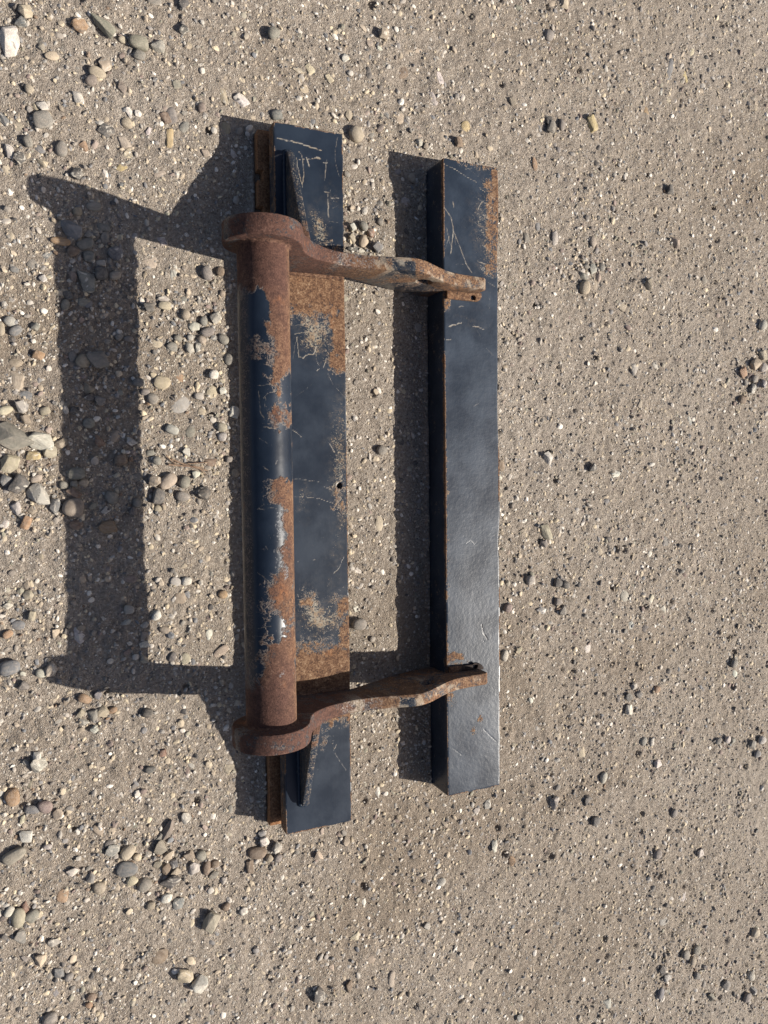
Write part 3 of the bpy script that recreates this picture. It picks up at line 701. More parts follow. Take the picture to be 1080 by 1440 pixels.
# right bar
me, V = beam('square_bar', BX1, BX2, BY2, BY1, -0.004, ZB, 0.0017, 0.0022, 8, M_BAR,
             (lambda y: (fbm(y * 20, y * 0, 71, 3) - 0.5) * 0.0022, lambda y: (fbm(y * 7, y * 0 + 4, 72, 4) - 0.5) * 0.012, lambda x: (fbm(x * 30, x * 0, 73, 3) - 0.5) * 0.004), 0.0026)
x, y = V[:, 0], V[:, 1]
side = V[:, 2] < ZB - 0.004
Vd = V.copy()
Vd[:, 2] += np.where(side, 0, (fbm(x * 14, y * 4, 75, 2) - 0.5) * 0.0008 + (fbm(x * 150, y * 150, 76, 2) - 0.5) * 0.00018)
me.vertices.foreach_set('co', Vd.astype(np.float32).ravel()); me.update()
r = rect_mask(x, y, BAR_RUST, 0.011, 0.018)
left_edge = (1 - sstep(0.001, 0.005, np.abs(x - BX1))) * (np.abs(V[:, 2] - ZB) < 0.006) * sstep(0.35, 0.6, fbm(y * 9, x * 0, 78, 3)) * 0.9
r = np.where(side, 0.0 + 0.40 * fbm(y * 16, V[:, 2] * 50, 62, 3), np.maximum(r, np.maximum(left_edge, worn_edges(V, BX1, BX2, BY2, BY1, ZB, 8))))
set_attr(me, 'rust', r)
set_attr(me, 'mark', np.where(side, 0, lines_mask(x, y, BAR_LINES)))
set_attr(me, 'speck', np.where(side, 0, cloud_mask(x, y, BAR_SPECK) * 0.8))
set_attr(me, 'crack_shade', np.where(side, 0, lines_mask(x, y, BAR_CRACKS)))
link('square_bar', me, bracket)

# tube
nth, nyy = 168, 440
th = np.linspace(0, 2 * math.pi, nth, endpoint=False)
yv = np.linspace(EB + 0.001, EA - 0.001, nyy)
TH, YV = np.meshgrid(th, yv)
tv, yv2 = TH.ravel(), YV.ravel()
ta = np.where(tv > math.pi * 1.5, tv - 2 * math.pi, tv) * TR
rr = TR + (fbm(ta * 40, yv2 * 25, 81, 3) - 0.5) * 0.0008
V = np.stack([TX + rr * np.cos(tv), yv2, TZ + rr * np.sin(tv)], 1)
a = (np.arange(nyy - 1)[:, None] * nth + np.arange(nth)[None, :]).ravel(); b = (np.arange(nyy - 1)[:, None] * nth + (np.arange(nth)[None, :] + 1) % nth).ravel()
me = mesh_from('tube', V, np.stack([a, a + nth, b + nth, b], 1), M_TUBE)
paint = rect_mask(ta, yv2, TUBE_PAINT, 0.022, 0.018)
rust2 = rect_mask(ta, yv2, TUBE_RUST, 0.020, 0.016)
r = np.clip(1.0 - paint * 1.05 + rust2, 0, 1.1)
back = sstep(2.3 * TR, 2.7 * TR, ta)
mid = sstep(0.02, 0.07, np.minimum(yv2 - EB - 0.07, EA - yv2 - 0.06))
r = r - 0.62 * mid * sstep(1.30 * TR, 1.85 * TR, ta + (fbm(yv2 * 22, ta * 30, 87, 3) - 0.5) * 0.05)
r = r - 0.22 * mid * (fbm(yv2 * 11, ta * 14, 88, 2) > 0.52)
r = np.clip(r, 0, 1.1)
r = r * (1 - back) + back * (0.10 + 0.45 * fbm(ta * 30, yv2 * 9, 83, 3))
ends = np.minimum(yv2 - EB, EA - yv2)
set_attr(me, 'rust', np.clip(r + (1 - sstep(0.03, 0.10, ends)), 0, 1.1))
set_attr(me, 'bare', rect_mask(ta, yv2, TUBE_BARE, 0.009, 0.012) * 0.62)
set_attr(me, 'mark', lines_mask(ta, yv2, TUBE_LINES) * 0.8)
set_attr(me, 'tone', np.clip(0.55 + (1 - sstep(0.03, 0.16, ends)) * 0.5 + (fbm(ta * 25, yv2 * 18, 85, 2) - 0.4), 0, 1) * (1 - 0.75 * (1 - sstep(0.35 * TR, 0.95 * TR, ta))))
link('tube', me, bracket)

# the two arms with their round eyes
def circle_pts(cx, cz, r, a0, a1, n):
    return [(cx + r * math.cos(math.radians(a0 + (a1 - a0) * k / n)), cz + r * math.sin(math.radians(a0 + (a1 - a0) * k / n))) for k in range(n + 1)]

def catmull(P, n=5):
    P = [np.array(p) for p in P]
    out = []
    for i in range(len(P) - 1):
        p0 = P[max(i - 1, 0)]; p1 = P[i]; p2 = P[i + 1]; p3 = P[min(i + 2, len(P) - 1)]
        for k in range(n):
            t = k / n
            out.append(tuple(0.5 * ((2 * p1) + (-p0 + p2) * t + (2 * p0 - 5 * p1 + 4 * p2 - p3) * t * t + (-p0 + 3 * p1 - 3 * p2 + p3) * t ** 3)))
    out.append(tuple(P[-1]))
    return out

TOPLINE = [(-0.1655, 0.2330), (-0.1570, 0.2135), (-0.1460, 0.1975), (-0.1310, 0.1835), (-0.1120, 0.1705), (-0.0930, 0.1615), (-0.0600, 0.1520), (-0.0270, 0.1500),
           (0.0050, 0.1530), (0.0350, 0.1590), (0.0630, 0.1660), (0.0900, 0.1690), (0.1150, 0.1620), (0.1420, 0.1490), (0.1700, 0.1360), (0.2030, 0.1260), (0.2400, 0.1210), (0.2770, 0.1185)]
BOTTOM = [(0.2840, 0.1120), (0.2850, 0.0860), (0.2810, 0.0765), (0.2040, 0.0765), (0.2005, 0.0720), (0.1990, 0.0200), (0.1930, 0.0120), (0.1400, 0.0120), (0.1050, 0.0160),
          (0.0720, 0.0300), (0.0400, 0.0450), (0.0080, 0.0590), (-0.0200, 0.0720), (-0.0260, 0.0735), (-0.1640, 0.0735)]
eye = circle_pts(TX, TZ, ER, 236, 18, 46)        # from lower left, over the left and the top, to the neck
outline = eye + catmull(TOPLINE, 6) + dense(BOTTOM, 0.006, False)
outline = [p for k, p in enumerate(outline) if k == 0 or math.hypot(p[0] - outline[k - 1][0], p[1] - outline[k - 1][1]) > 0.0004]
outline = outline[::-1]                           # counter-clockwise

def arm_thick(x):
    x = np.asarray(x, float)
    return sstep(-0.19, -0.075, x)

def make_arm(sign, y_in):
    bend = lambda x: 0.007 * sstep(0.09, 0.21, np.asarray(x, float)) 
    inner = lambda x: y_in + sign * (0.003 * arm_thick(x) - bend(x))
    outer = lambda x: y_in + sign * (0.036 - 0.007 * arm_thick(x) - bend(x))
    lo, hi = (inner, outer) if sign > 0 else (outer, inner)
    hole = circle_pts(0.1365, 0.108, 0.0165, 0, 360, 40)[:-1]
    me, V = prism('arm', outline, [hole], lo, hi, 'y', M_RUSTY, 0.0030)
    x, y, z = V[:, 0], V[:, 1], V[:, 2]
    n = fbm(x * 45, y * 90 + z * 40, 91 + int(sign), 3)
    r = 0.74 + 0.7 * (n - 0.5)
    if sign > 0:
        r = r - 0.9 * sstep(0.040, 0.050, x) * (1 - sstep(0.082, 0.090, x)) * (z > 0.12) * (y < y_in + 0.022)
        r = r - 0.35 * (z < 0.10) * sstep(-0.02, 0.05, x) * (1 - sstep(0.15, 0.2, x))
    else:
        r = r - 0.9 * sstep(0.045, 0.052, x) * (1 - sstep(0.075, 0.082, x)) * (z > 0.12) * (y < y_in - 0.007)
        r = r - 0.2 * (z < 0.10)
    dark = sstep(150, 165, np.degrees(np.arctan2(z - TZ, x - TX)) % 360) * (1 - sstep(168, 178, np.degrees(np.arctan2(z - TZ, x - TX)) % 360)) * (x < -0.2)
    r = r - 0.3 * dark
    set_attr(me, 'rust', np.clip(r, 0, 1.1))
    set_attr(me, 'tone', np.clip(1.0 - sstep(-0.12, 0.03, x), 0, 1))
    set_attr(me, 'speck', np.full(len(V), 0.5))
    set_attr(me, 'bare', 0.42 * sstep(-0.12, -0.06, x) * (1 - sstep(0.0, 0.04, x)) * (z > 0.13))
    wear = sstep(0.44, 0.66, fbm(x * 55, y * 70 + z * 50, 131 + int(sign), 3)) * sstep(-0.11, -0.04, x) * (z > 0.085)
    wear = np.maximum(wear, 0.7 * sstep(-0.16, -0.05, x) * (np.abs(y - outer(x)) < 0.0008) * vnoise(x * 140, z * 140, 6))
    set_attr(me, 'mark', 0.66 * wear)
    arm = link('arm', me, bracket)
    # flat drilled tab at the arm's end, on the bar
    y0 = y_in - sign * 0.002
    y1 = y_in - sign * (0.0205 if sign > 0 else 0.0165)
    ya, yb = min(y0, y1), max(y0, y1)
    cut = 0.010
    if sign > 0: tab = [(0.2065, yb), (0.2065, ya), (0.293 - cut, ya), (0.293 - 0.004, ya + 0.004), (0.293, ya + cut), (0.293, yb)]
    else: tab = [(0.2065, yb), (0.2065, ya), (0.293, ya), (0.293, yb - cut), (0.293 - 0.004, yb - 0.004), (0.293 - cut, yb)]
    hc = (0.2715, (ya + yb) / 2 - sign * 0.0025)
    me, V = prism('tab', dense(tab, 0.006), [circle_pts(hc[0], hc[1], 0.0062, 0, 360, 28)[:-1]], ZB - 0.001, ZB + 0.007, 'z', M_RUSTY, 0.0015)
    if sign > 0: rv = 0.85 + 0.3 * (fbm(V[:, 0] * 60, V[:, 1] * 60, 95, 2) - 0.5)
    else: rv = 0.75 * (1 - sstep(0.225, 0.25, V[:, 0])) + 0.16
    set_attr(me, 'rust', rv)
    if sign < 0: set_attr(me, 'crack_shade', sstep(0.222, 0.245, V[:, 0]) * 0.9)  # arm's shade on the lower tab, painted in as dark colour
    link('tab', me, arm)
    # weld where the arm's eye takes the tube
    n = 72; k = 9; V = []; F = []
    for i in range(n):
        t = 2 * math.pi * i / n
        lump = 1 + 0.18 * math.sin(t * 17 + sign) + 0.1 * math.sin(t * 41)
        for j in range(k):
            q = j / (k - 1) * math.pi / 2
            rad = TR - 0.001 + (0.0085 * lump) * (1 - math.sin(q)) ; off = (0.0095 * lump) * (1 - math.cos(q))
            V.append((TX + rad * math.cos(t), y_in - sign * (off - 0.0005), TZ + rad * math.sin(t)))
    for i in range(n):
        for j in range(k - 1):
            p, q2 = i * k + j, ((i + 1) % n) * k + j
            F.append((p, p + 1, q2 + 1, q2) if sign < 0 else (p, q2, q2 + 1, p + 1))
    me = mesh_from('weld_bead', V, F, M_RUSTY)
    set_attr(me, 'rust', np.full(len(V), 0.95)); set_attr(me, 'tone', np.full(len(V), 0.8))
    link('weld_bead', me, arm)
    # weld along the arm's foot on the plate
    me = weld_line([(PX1 + 0.008, y_in + sign * 0.002, ZP), (PX2 - 0.003, y_in + sign * 0.002, ZP)], 0.0054, 7 + sign)
    link('weld_bead', me, arm)
    me = weld_line([(BX1 + 0.004, y_in + sign * 0.024, ZB), (0.280, y_in + sign * 0.022, ZB)], 0.0058, 9 + sign)
    link('weld_bead', me, arm)

def weld_line(pts, rad, seed, rust=0.9):
    P = [np.array(p, float) for p in pts]
    L = sum(np.linalg.norm(b - a) for a, b in zip(P[:-1], P[1:]))
    n = max(12, int(L / 0.0016)); k = 10
    cum = [0]
    for a, b in zip(P[:-1], P[1:]): cum.append(cum[-1] + np.linalg.norm(b - a))
    V = []; F = []
    for i in range(n):
        s = L * i / (n - 1)
        j = max(0, min(len(P) - 2, int(np.searchsorted(cum, s) - 1)))
        f = (s - cum[j]) / max(1e-9, cum[j + 1] - cum[j])
        c = P[j] + (P[j + 1] - P[j]) * f
        d = (P[j + 1] - P[j]); d /= np.linalg.norm(d)
        u = np.cross(d, (0, 0, 1.0)); u = u / (np.linalg.norm(u) + 1e-9); w = np.cross(u, d)
        rr = rad * (1 + 0.06 * math.sin(s / 0.0042 * 2 + seed + 3 * float(vnoise(np.array([s * 60]), np.array([seed * 1.0]), 4)[0])) + 0.18 * (float(vnoise(np.array([s * 240]), np.array([seed * 1.0]), 3)[0]) - 0.5))
        if i in (0, n - 1): rr *= 0.25
        elif i in (1, n - 2): rr *= 0.75
        for t in range(k):
            q = 2 * math.pi * t / k
            V.append(c + (u * math.cos(q) + w * math.sin(q)) * rr)
    for i in range(n - 1):
        for t in range(k):
            F.append((i * k + t, i * k + (t + 1) % k, (i + 1) * k + (t + 1) % k, (i + 1) * k + t))
    me = mesh_from('weld_bead', V, F, M_RUSTY)
    set_attr(me, 'rust', np.full(len(V), rust)); set_attr(me, 'tone', np.full(len(V), 0.3))
    return me

make_arm(1.0, EA)
make_arm(-1.0, EB)

# the two gussets that prop the eyes
def make_gusset(x0, x1, y_end, z_end, y_ear, z_ear, paint_seed):
    s = 1 if y_end > y_ear else -1
    pts = [(y_ear, ZP - 0.001), (y_end, ZP - 0.001), (y_end, z_end - 0.004), (y_end - s * 0.004, z_end), (y_ear, z_ear)]
    me, V = prism('gusset', dense(pts, 0.004), [], x0, x1, 'x', M_RUSTY, 0.0016)
    y = V[:, 1]
    t = np.clip((y - y_end) / (y_ear - y_end), 0, 1)
    n = fbm(y * 55, V[:, 0] * 90, paint_seed, 3)
    set_attr(me, 'rust', np.clip(0.06 + 0.80 * sstep(0.45, 1.0, t) + 1.0 * (n - 0.5), 0, 1.1))
    set_attr(me, 'speck', np.full(len(V), 0.6)); set_attr(me, 'tone', 0.8 * t)
    et = (V[:, 2] > ZP + 0.006) & (V[:, 0] > x1 - 0.0007) & (V[:, 2] > ZP + 0.35 * (z_end - ZP))
    set_attr(me, 'mark', np.where(et, 0.6 * vnoise(y * 110, V[:, 0] * 300, paint_seed), 0))
    g = link('gusset', me, bracket)
    w = weld_line([(x0 - 0.001, y_ear, ZP), (x0 - 0.001, y_end, ZP), (x0 + 0.002, y_end + s * 0.0035, ZP), (x1 - 0.002, y_end + s * 0.0035, ZP), (x1 + 0.001, y_end, ZP), (x1 + 0.001, y_ear, ZP)], 0.0045, paint_seed, 0.15)
    link('weld_bead', w, g)

make_gusset(-0.1465, -0.1330, 0.640, 0.090, 0.436, 0.184, 21)
make_gusset(-0.1380, -0.1240, -0.652, 0.090, -0.452, 0.173, 25)

# ------------------------------------------------------------------ loose stones, one object each
GROUPS = {'A': "pebbles piled in the top of the tube's shadow",
 'B': 'pebbles heaped beside the upper half of the tube',
 'C': "stones heaped below the bracket's lower left end",
 'D': 'pebbles between the plate and the upper arm',
 'E': 'smaller stones among the rocks at the left edge',
 'F': "stones under the lower corner of the tube's shadow",
 'H': 'pebbles at the foot of the plate',
 'I': 'stones clustered at the right edge',
 'J': 'stones in a little heap right of the bar',
 'K': 'pebbles round the dried stem',
 'L': "pebbles on the rim of the tube's narrow shadow",
 'M': 'small stones in the long shadow of the tube',
 'N': 'small stones in the sunlit strip',
 'P': 'white chips below the foot of the bar',
 'Q': 'dark stones beside the yellow tan stone',
 'R': 'stones above the beige egg shaped pebble',
 'S': 'pebbles in the hollow right of the bar',
 'T': 'stones clustered at the right edge, lower half',
 'U': 'pebbles scattered near the bottom right corner'}
LOOSE = [
(-0.6245,0.7850,0.0336,0.0598,-3,'wa','large cream white angular rock at the upper left edge',''),
(-0.5971,0.8388,0.0251,0.0276,13,'ca','cream angular stone in the top left corner',''),
(-0.6068,0.8206,0.0201,0.0176,13,'ua','small blue grey stone under the cream one in top left corner',''),
(-0.5100,0.8346,0.0322,0.0258,-8,'oa','orange and black flint near the top left corner',''),
(-0.4672,0.8464,0.0523,0.0222,-43,'va','long pointed grey brown stone near the top edge',''),
(-0.4067,0.8263,0.0373,0.0266,2,'vr','smooth olive grey stone in the upper left, over a smaller grey one',''),
(-0.4057,0.8056,0.0227,0.0187,-20,'gr','small grey stone tucked under the smooth olive grey one',''),
(-0.3717,0.8307,0.0269,0.0229,-8,'la','whitish grey chip right of the smooth olive stone',''),
(-0.4353,0.8269,0.0159,0.0132,12,'cr','small cream pebble left of the smooth olive stone',''),
(-0.5566,0.7719,0.0255,0.0166,17,'cf','flat cream oval pebble in the upper left',''),
(-0.4667,0.7751,0.0236,0.0262,-33,'ca','cream angular stone above the smooth beige oval pebble',''),
(-0.4807,0.7572,0.0313,0.0209,-15,'br','smooth beige oval pebble beside a purple brown one',''),
(-0.4921,0.7411,0.0221,0.0195,11,'pr','round purple brown pebble in the upper left',''),
(-0.5955,0.7070,0.0152,0.0164,11,'br','small beige pebble left of the purple brown pebble',''),
(-0.5756,0.6807,0.0229,0.0191,0,'wa','white lumpy stone above a wide flat grey pebble',''),
(-0.5955,0.6717,0.0114,0.0127,10,'lr','little white pebble beside the white lumpy stone',''),
(-0.5752,0.6557,0.0343,0.0318,10,'gf','wide flat round grey pebble in the upper left',''),
(-0.5148,0.7063,0.0181,0.0246,29,'wa','white angular chip between grey pebbles in the upper left',''),
(-0.5461,0.6107,0.0219,0.0283,9,'gr','half buried dark grey dome shaped pebble in the upper left',''),
(-0.6379,0.6485,0.0162,0.0262,20,'ua','dark blue grey stone cut by the left edge, upper part',''),
(-0.6007,0.6134,0.0152,0.0215,19,'gr','grey oval pebble near the left edge, left of the dark dome',''),
(-0.5825,0.6054,0.0217,0.0140,-18,'uf','flat blue grey pebble near the left edge, by the dark dome',''),
(-0.6297,0.5912,0.0151,0.0264,19,'la','light grey upright stone at the left edge',''),
(-0.6140,0.5845,0.0214,0.0227,-49,'da',"dark flint at the left edge above the shadow's tip",''),
(-0.5775,0.5799,0.0192,0.0153,-1,'ca','small cream stone above the tip of the long shadow',''),
(-0.5211,0.5691,0.0221,0.0221,36,'da',"dark flint just above the top of the tube's shadow",''),
(-0.3232,0.8700,0.0191,0.0177,12,'da','small dark stone near the top, left of centre',''),
(-0.3222,0.9164,0.0191,0.0231,-18,'da','dark grey stone at the top edge, left of centre',''),
(-0.2911,0.7327,0.0152,0.0180,10,'pr',"tiny purple grey pebble left of the plate's upper end",''),
(-0.1448,0.9032,0.0258,0.0243,12,'gr','round dark grey pebble near the top, above the plate',''),
(0.0996,0.9577,0.0259,0.0229,12,'ta','tan and black stone near the top centre',''),
(-0.1400,0.7467,0.0245,0.0202,10,'ur',"blue grey pebble right behind the plate's upper end",''),
(0.0109,0.8919,0.0164,0.0179,12,'wa','small white and blue chip near the top centre',''),
(0.0330,0.7365,0.0316,0.0331,46,'br',"smooth beige oval pebble right of the plate's upper end",''),
(0.0898,0.7603,0.0214,0.0123,42,'pr','small dark brown pebble between plate and bar, upper end',''),
(0.1856,0.7479,0.0157,0.0188,9,'lr',"small pale pebble beside a tan one above the bar's end",''),
(0.2015,0.7429,0.0158,0.0158,9,'tr',"small tan pebble beside a pale one above the bar's end",''),
(0.2844,0.7628,0.0209,0.0241,25,'na',"rusty brown stone above the bar's upper end",''),
(-0.5217,0.5020,0.0169,0.0156,7,'tr',"round tan pebble at the top of the tube's shadow",''),
(-0.4934,0.5147,0.0263,0.0171,2,'gf',"flat brown grey oval pebble at the top of the tube's shadow",''),
(-0.5312,0.4687,0.0324,0.0402,31,'ua',"large blue grey angular stone in the top of the tube's shadow",''),
(-0.5521,0.4446,0.0349,0.0155,-4,'or',"orange brown oval pebble at the left rim of the tube's shadow",''),
(-0.5311,0.4288,0.0221,0.0195,6,'nr','brown round pebble under the orange brown oval one',''),
(-0.4587,0.4313,0.0319,0.0266,-9,'ua',"blue grey angular stone at the right rim of the tube's shadow",''),
(-0.4834,0.3922,0.0251,0.0251,5,'dr',"round dark pebble in the pile inside the tube's shadow",''),
(-0.4595,0.3913,0.0226,0.0160,15,'br','tan oval pebble right of the round dark one in shadow',''),
(-0.5097,0.3760,0.0340,0.0471,39,'ga',"big two toned flint in the upper part of the tube's shadow",''),
(-0.5101,0.4441,0.0314,0.0196,21,'gf',"third highest grey pebble in the pile at the top of the tube's shadow",'A'),
(-0.4771,0.4782,0.0238,0.0145,-3,'gf',"highest grey pebble in the pile at the top of the tube's shadow",'A'),
(-0.4752,0.4589,0.0159,0.0251,-3,'gf',"second highest grey pebble in the pile at the top of the tube's shadow",'A'),
(-0.4839,0.4125,0.0185,0.0132,6,'lr',"single pale grey pebble in the pile at the top of the tube's shadow",'A'),
(-0.5323,0.3841,0.0143,0.0209,25,'pr',"single purple brown pebble in the pile at the top of the tube's shadow",'A'),
(-0.5418,0.3471,0.0182,0.0169,5,'dr',"single dark pebble in the pile at the top of the tube's shadow",'A'),
(-0.5471,0.3301,0.0143,0.0208,-11,'gr',"lowest grey pebble in the pile at the top of the tube's shadow",'A'),
(-0.5034,0.4227,0.0236,0.0223,35,'ga',"single grey stone in the pile at the top of the tube's shadow",'A'),
(-0.4021,0.3379,0.0231,0.0190,-16,'da',"dark grey stone beside a cream one, right of the tube's shadow",''),
(-0.3704,0.3434,0.0260,0.0164,-5,'cr',"cream stone beside a dark grey one, right of the tube's shadow",''),
(-0.3739,0.3555,0.0246,0.0123,-5,'la',"pale chip behind the cream stone right of the tube's shadow",''),
(-0.2889,0.4134,0.0210,0.0279,20,'gr',"grey oval pebble left of the tube's upper end",''),
(-0.2620,0.4205,0.0169,0.0197,5,'nr',"round brown pebble touching the tube's own narrow shadow",''),
(-0.2585,0.3766,0.0127,0.0141,5,'tr',"single tan pebble in the loose heap beside the tube's upper half",'B'),
(-0.3332,0.3286,0.0180,0.0194,33,'br',"highest beige pebble in the loose heap beside the tube's upper half",'B'),
(-0.3174,0.3091,0.0236,0.0209,4,'la','pale lumpy stone in the heap beside the tube',''),
(-0.2977,0.3191,0.0154,0.0182,4,'gr',"highest grey pebble in the loose heap beside the tube's upper half",'B'),
(-0.2741,0.3275,0.0211,0.0239,-37,'la','grey white stone at the top right of the heap beside the tube',''),
(-0.2900,0.2987,0.0280,0.0182,18,'gr',"second highest grey pebble in the loose heap beside the tube's upper half",'B'),
(-0.3013,0.2828,0.0168,0.0168,3,'br',"lowest beige pebble in the loose heap beside the tube's upper half",'B'),
(-0.3476,0.2826,0.0166,0.0138,3,'gr',"third highest grey pebble in the loose heap beside the tube's upper half",'B'),
(-0.3245,0.2856,0.0125,0.0125,3,'lr',"single pale grey pebble in the loose heap beside the tube's upper half",'B'),
(-0.3590,0.2653,0.0206,0.0193,3,'gf',"fifth highest grey pebble in the loose heap beside the tube's upper half",'B'),
(-0.3264,0.2661,0.0153,0.0250,18,'la',"single pale grey stone in the loose heap beside the tube's upper half",'B'),
(-0.3112,0.2684,0.0140,0.0237,-11,'ua',"lowest blue grey stone in the loose heap beside the tube's upper half",'B'),
(-0.2594,0.2867,0.0240,0.0198,-37,'gr',"fourth highest grey pebble in the loose heap beside the tube's upper half",'B'),
(-0.2802,0.2871,0.0169,0.0127,32,'ua',"highest blue grey stone in the loose heap beside the tube's upper half",'B'),
(-0.2476,0.2481,0.0213,0.0241,3,'gr',"lowest grey pebble in the loose heap beside the tube's upper half",'B'),
(-0.2806,0.2156,0.0197,0.0183,2,'wr','white rounded pebble left of the tube, above its middle',''),
(-0.3093,0.1727,0.0196,0.0154,1,'lr','small whitish pebble left of the tube by a tan flat one',''),
(-0.2628,0.1841,0.0156,0.0156,2,'wa',"small white chip at the rim of the tube's narrow shadow",''),
(-0.3628,0.1062,0.0263,0.0180,-30,'lr','grey white oval pebble in the sunlit strip, left of the tube',''),
(-0.2398,0.1423,0.0214,0.0257,1,'wa',"white grey stone in the tube's narrow shadow",''),
(-0.2664,0.0936,0.0185,0.0185,0,'lr',"single pale grey pebble on the rim of the tube's narrow shadow, near mid height",'L'),
(-0.2660,0.1120,0.0199,0.0185,0,'br',"highest beige pebble on the rim of the tube's narrow shadow, near mid height",'L'),
(-0.2406,0.0210,0.0172,0.0186,39,'br',"lowest beige pebble on the rim of the tube's narrow shadow, near mid height",'L'),
(-0.2528,0.0483,0.0143,0.0129,0,'gr',"single grey pebble on the rim of the tube's narrow shadow, near mid height",'L'),
(-0.3381,0.0622,0.0181,0.0195,10,'wa','bright white chip above the dried stem',''),
(-0.3974,0.1655,0.0218,0.0232,22,'gr',"round brown grey pebble right of the tube's shadow",''),
(-0.3796,0.1959,0.0315,0.0260,-7,'cf',"flat cream oval stone right of the tube's shadow",''),
(-0.4226,0.1944,0.0230,0.0163,-8,'gr',"grey pebble on the right rim of the tube's shadow",''),
(-0.4112,0.1774,0.0177,0.0136,2,'gr','small grey pebble touching the round brown grey one',''),
(-0.4050,0.0607,0.0164,0.0123,0,'gr','highest grey pebble around the dried stem left of the tube','K'),
(-0.3936,0.0456,0.0178,0.0178,0,'gr','lowest grey pebble around the dried stem left of the tube','K'),
(-0.3987,0.0073,0.0233,0.0247,-42,'ta','tan and cream stone, leftmost of those under the dried stem',''),
(-0.3735,0.0056,0.0387,0.0249,39,'br','beige pear shaped pebble under the dried stem',''),
(-0.3424,0.0038,0.0223,0.0251,9,'gr','round grey pebble right of the beige pear shaped one',''),
(-0.3915,-0.0231,0.0234,0.0316,-16,'dr','dark grey egg shaped pebble with a round shadow',''),
(-0.3457,-0.0241,0.0279,0.0209,-1,'gr','grey oval pebble below the round grey one',''),
(-0.3184,0.0175,0.0168,0.0168,0,'wa','single white stone around the dried stem left of the tube','K'),
(-0.3045,-0.0193,0.0282,0.0282,-1,'ka',"rough black clinker near the tube's narrow shadow",''),
(-0.3931,-0.0465,0.0152,0.0138,-22,'tr','single tan pebble around the dried stem left of the tube','K'),
(-0.2887,0.0426,0.0311,0.0184,0,'nf',"flat dark brown bark flake at the dried stem's end",''),
(-0.4966,0.2340,0.0449,0.0356,-7,'ga',"large grey angular stone in the middle of the tube's shadow",''),
(-0.5199,0.2292,0.0276,0.0250,33,'tr','tan rounded stone left of the large grey one in shadow',''),
(-0.5377,0.2378,0.0144,0.0196,13,'gr',"third highest grey pebble within the tube's long shadow, below its top pile",'M'),
(-0.5101,0.1802,0.0198,0.0185,2,'tr',"small tan pebble over a dark flint in the tube's shadow",''),
(-0.5068,0.1646,0.0265,0.0172,-8,'da',"dark flint under the small tan pebble in the tube's shadow",''),
(-0.4897,0.1598,0.0226,0.0199,32,'ga',"single grey stone within the tube's long shadow, below its top pile",'M'),
(-0.4549,0.2796,0.0174,0.0134,33,'gr',"highest grey pebble within the tube's long shadow, below its top pile",'M'),
(-0.4384,0.2754,0.0188,0.0121,3,'gr',"second highest grey pebble within the tube's long shadow, below its top pile",'M'),
(-0.4955,0.0829,0.0186,0.0240,11,'ra',"reddish brown angular stone in the tube's shadow",''),
(-0.4587,0.0470,0.0242,0.0215,10,'nr',"dark brown round stone in the tube's shadow",''),
(-0.4384,0.0835,0.0203,0.0176,10,'wa',"white chip at the right side of the tube's shadow",''),
(-0.4541,0.0633,0.0081,0.0081,0,'wr',"highest white pebble within the tube's long shadow, below its top pile",'M'),
(-0.4464,0.0620,0.0108,0.0068,0,'wr',"lowest white pebble within the tube's long shadow, below its top pile",'M'),
(-0.5132,0.1157,0.0212,0.0198,1,'gr',"fourth highest grey pebble within the tube's long shadow, below its top pile",'M'),
(-0.5345,0.1376,0.0223,0.0171,1,'dr',"highest dark pebble within the tube's long shadow, below its top pile",'M'),
(-0.4393,-0.0507,0.0163,0.0163,-1,'dr',"lowest dark pebble within the tube's long shadow, below its top pile",'M'),
(-0.4311,-0.0345,0.0177,0.0177,-1,'gr',"lowest grey pebble within the tube's long shadow, below its top pile",'M'),
(-0.5379,0.0221,0.0316,0.0237,-5,'gr','brown grey rounded stone above the biggest tan pebble in shadow',''),
(-0.5420,0.0038,0.0132,0.0132,0,'gr',"fifth highest grey pebble within the tube's long shadow, below its top pile",'M'),
(-0.5261,0.0049,0.0198,0.0159,0,'br',"single beige pebble within the tube's long shadow, below its top pile",'M'),
(-0.5425,-0.0133,0.0290,0.0145,-27,'nr','brown long stone directly above the biggest tan pebble in shadow',''),
(-0.5447,-0.0408,0.0381,0.0368,-1,'tr',"biggest rounded tan pebble, on the left rim of the tube's shadow",''),
(-0.5406,-0.0728,0.0264,0.0185,-2,'nf',"single brown pebble within the tube's long shadow, below its top pile",'M'),
(-0.4771,-0.0226,0.0228,0.0268,30,'gr','grey brown pebble right of the biggest tan pebble in shadow',''),
(-0.4877,-0.0466,0.0188,0.0161,-1,'lf',"single pale grey pebble within the tube's long shadow, below its top pile",'M'),
(-0.4850,-0.0787,0.0349,0.0268,-12,'oa',"rough golden brown stone in the tube's shadow",''),
(-0.6390,0.2934,0.0215,0.0190,-6,'lr','grey white oval pebble at the left edge above a blue grey one',''),
(-0.6531,0.2790,0.0114,0.0252,4,'br','pale upright pebble cut off by the left edge',''),
(-0.6304,0.2778,0.0241,0.0165,34,'ur','blue grey pebble at the left edge',''),
(-0.5836,0.3739,0.0154,0.0154,5,'wa',"bright white cube shaped chip left of the tube's shadow",''),
(-0.5979,0.2865,0.0154,0.0154,4,'gr',"small grey pebble left of the tube's shadow, upper half",''),
(-0.5948,0.2358,0.0219,0.0167,-7,'oa',"orange tan stone left of the tube's shadow",''),
(-0.6276,0.1439,0.0280,0.0242,-15,'la','grey lumpy stone above the big dark grey rock',''),
(-0.6507,0.1358,0.0254,0.0165,12,'cr','cream oval stone at the left edge above big dark grey rock',''),
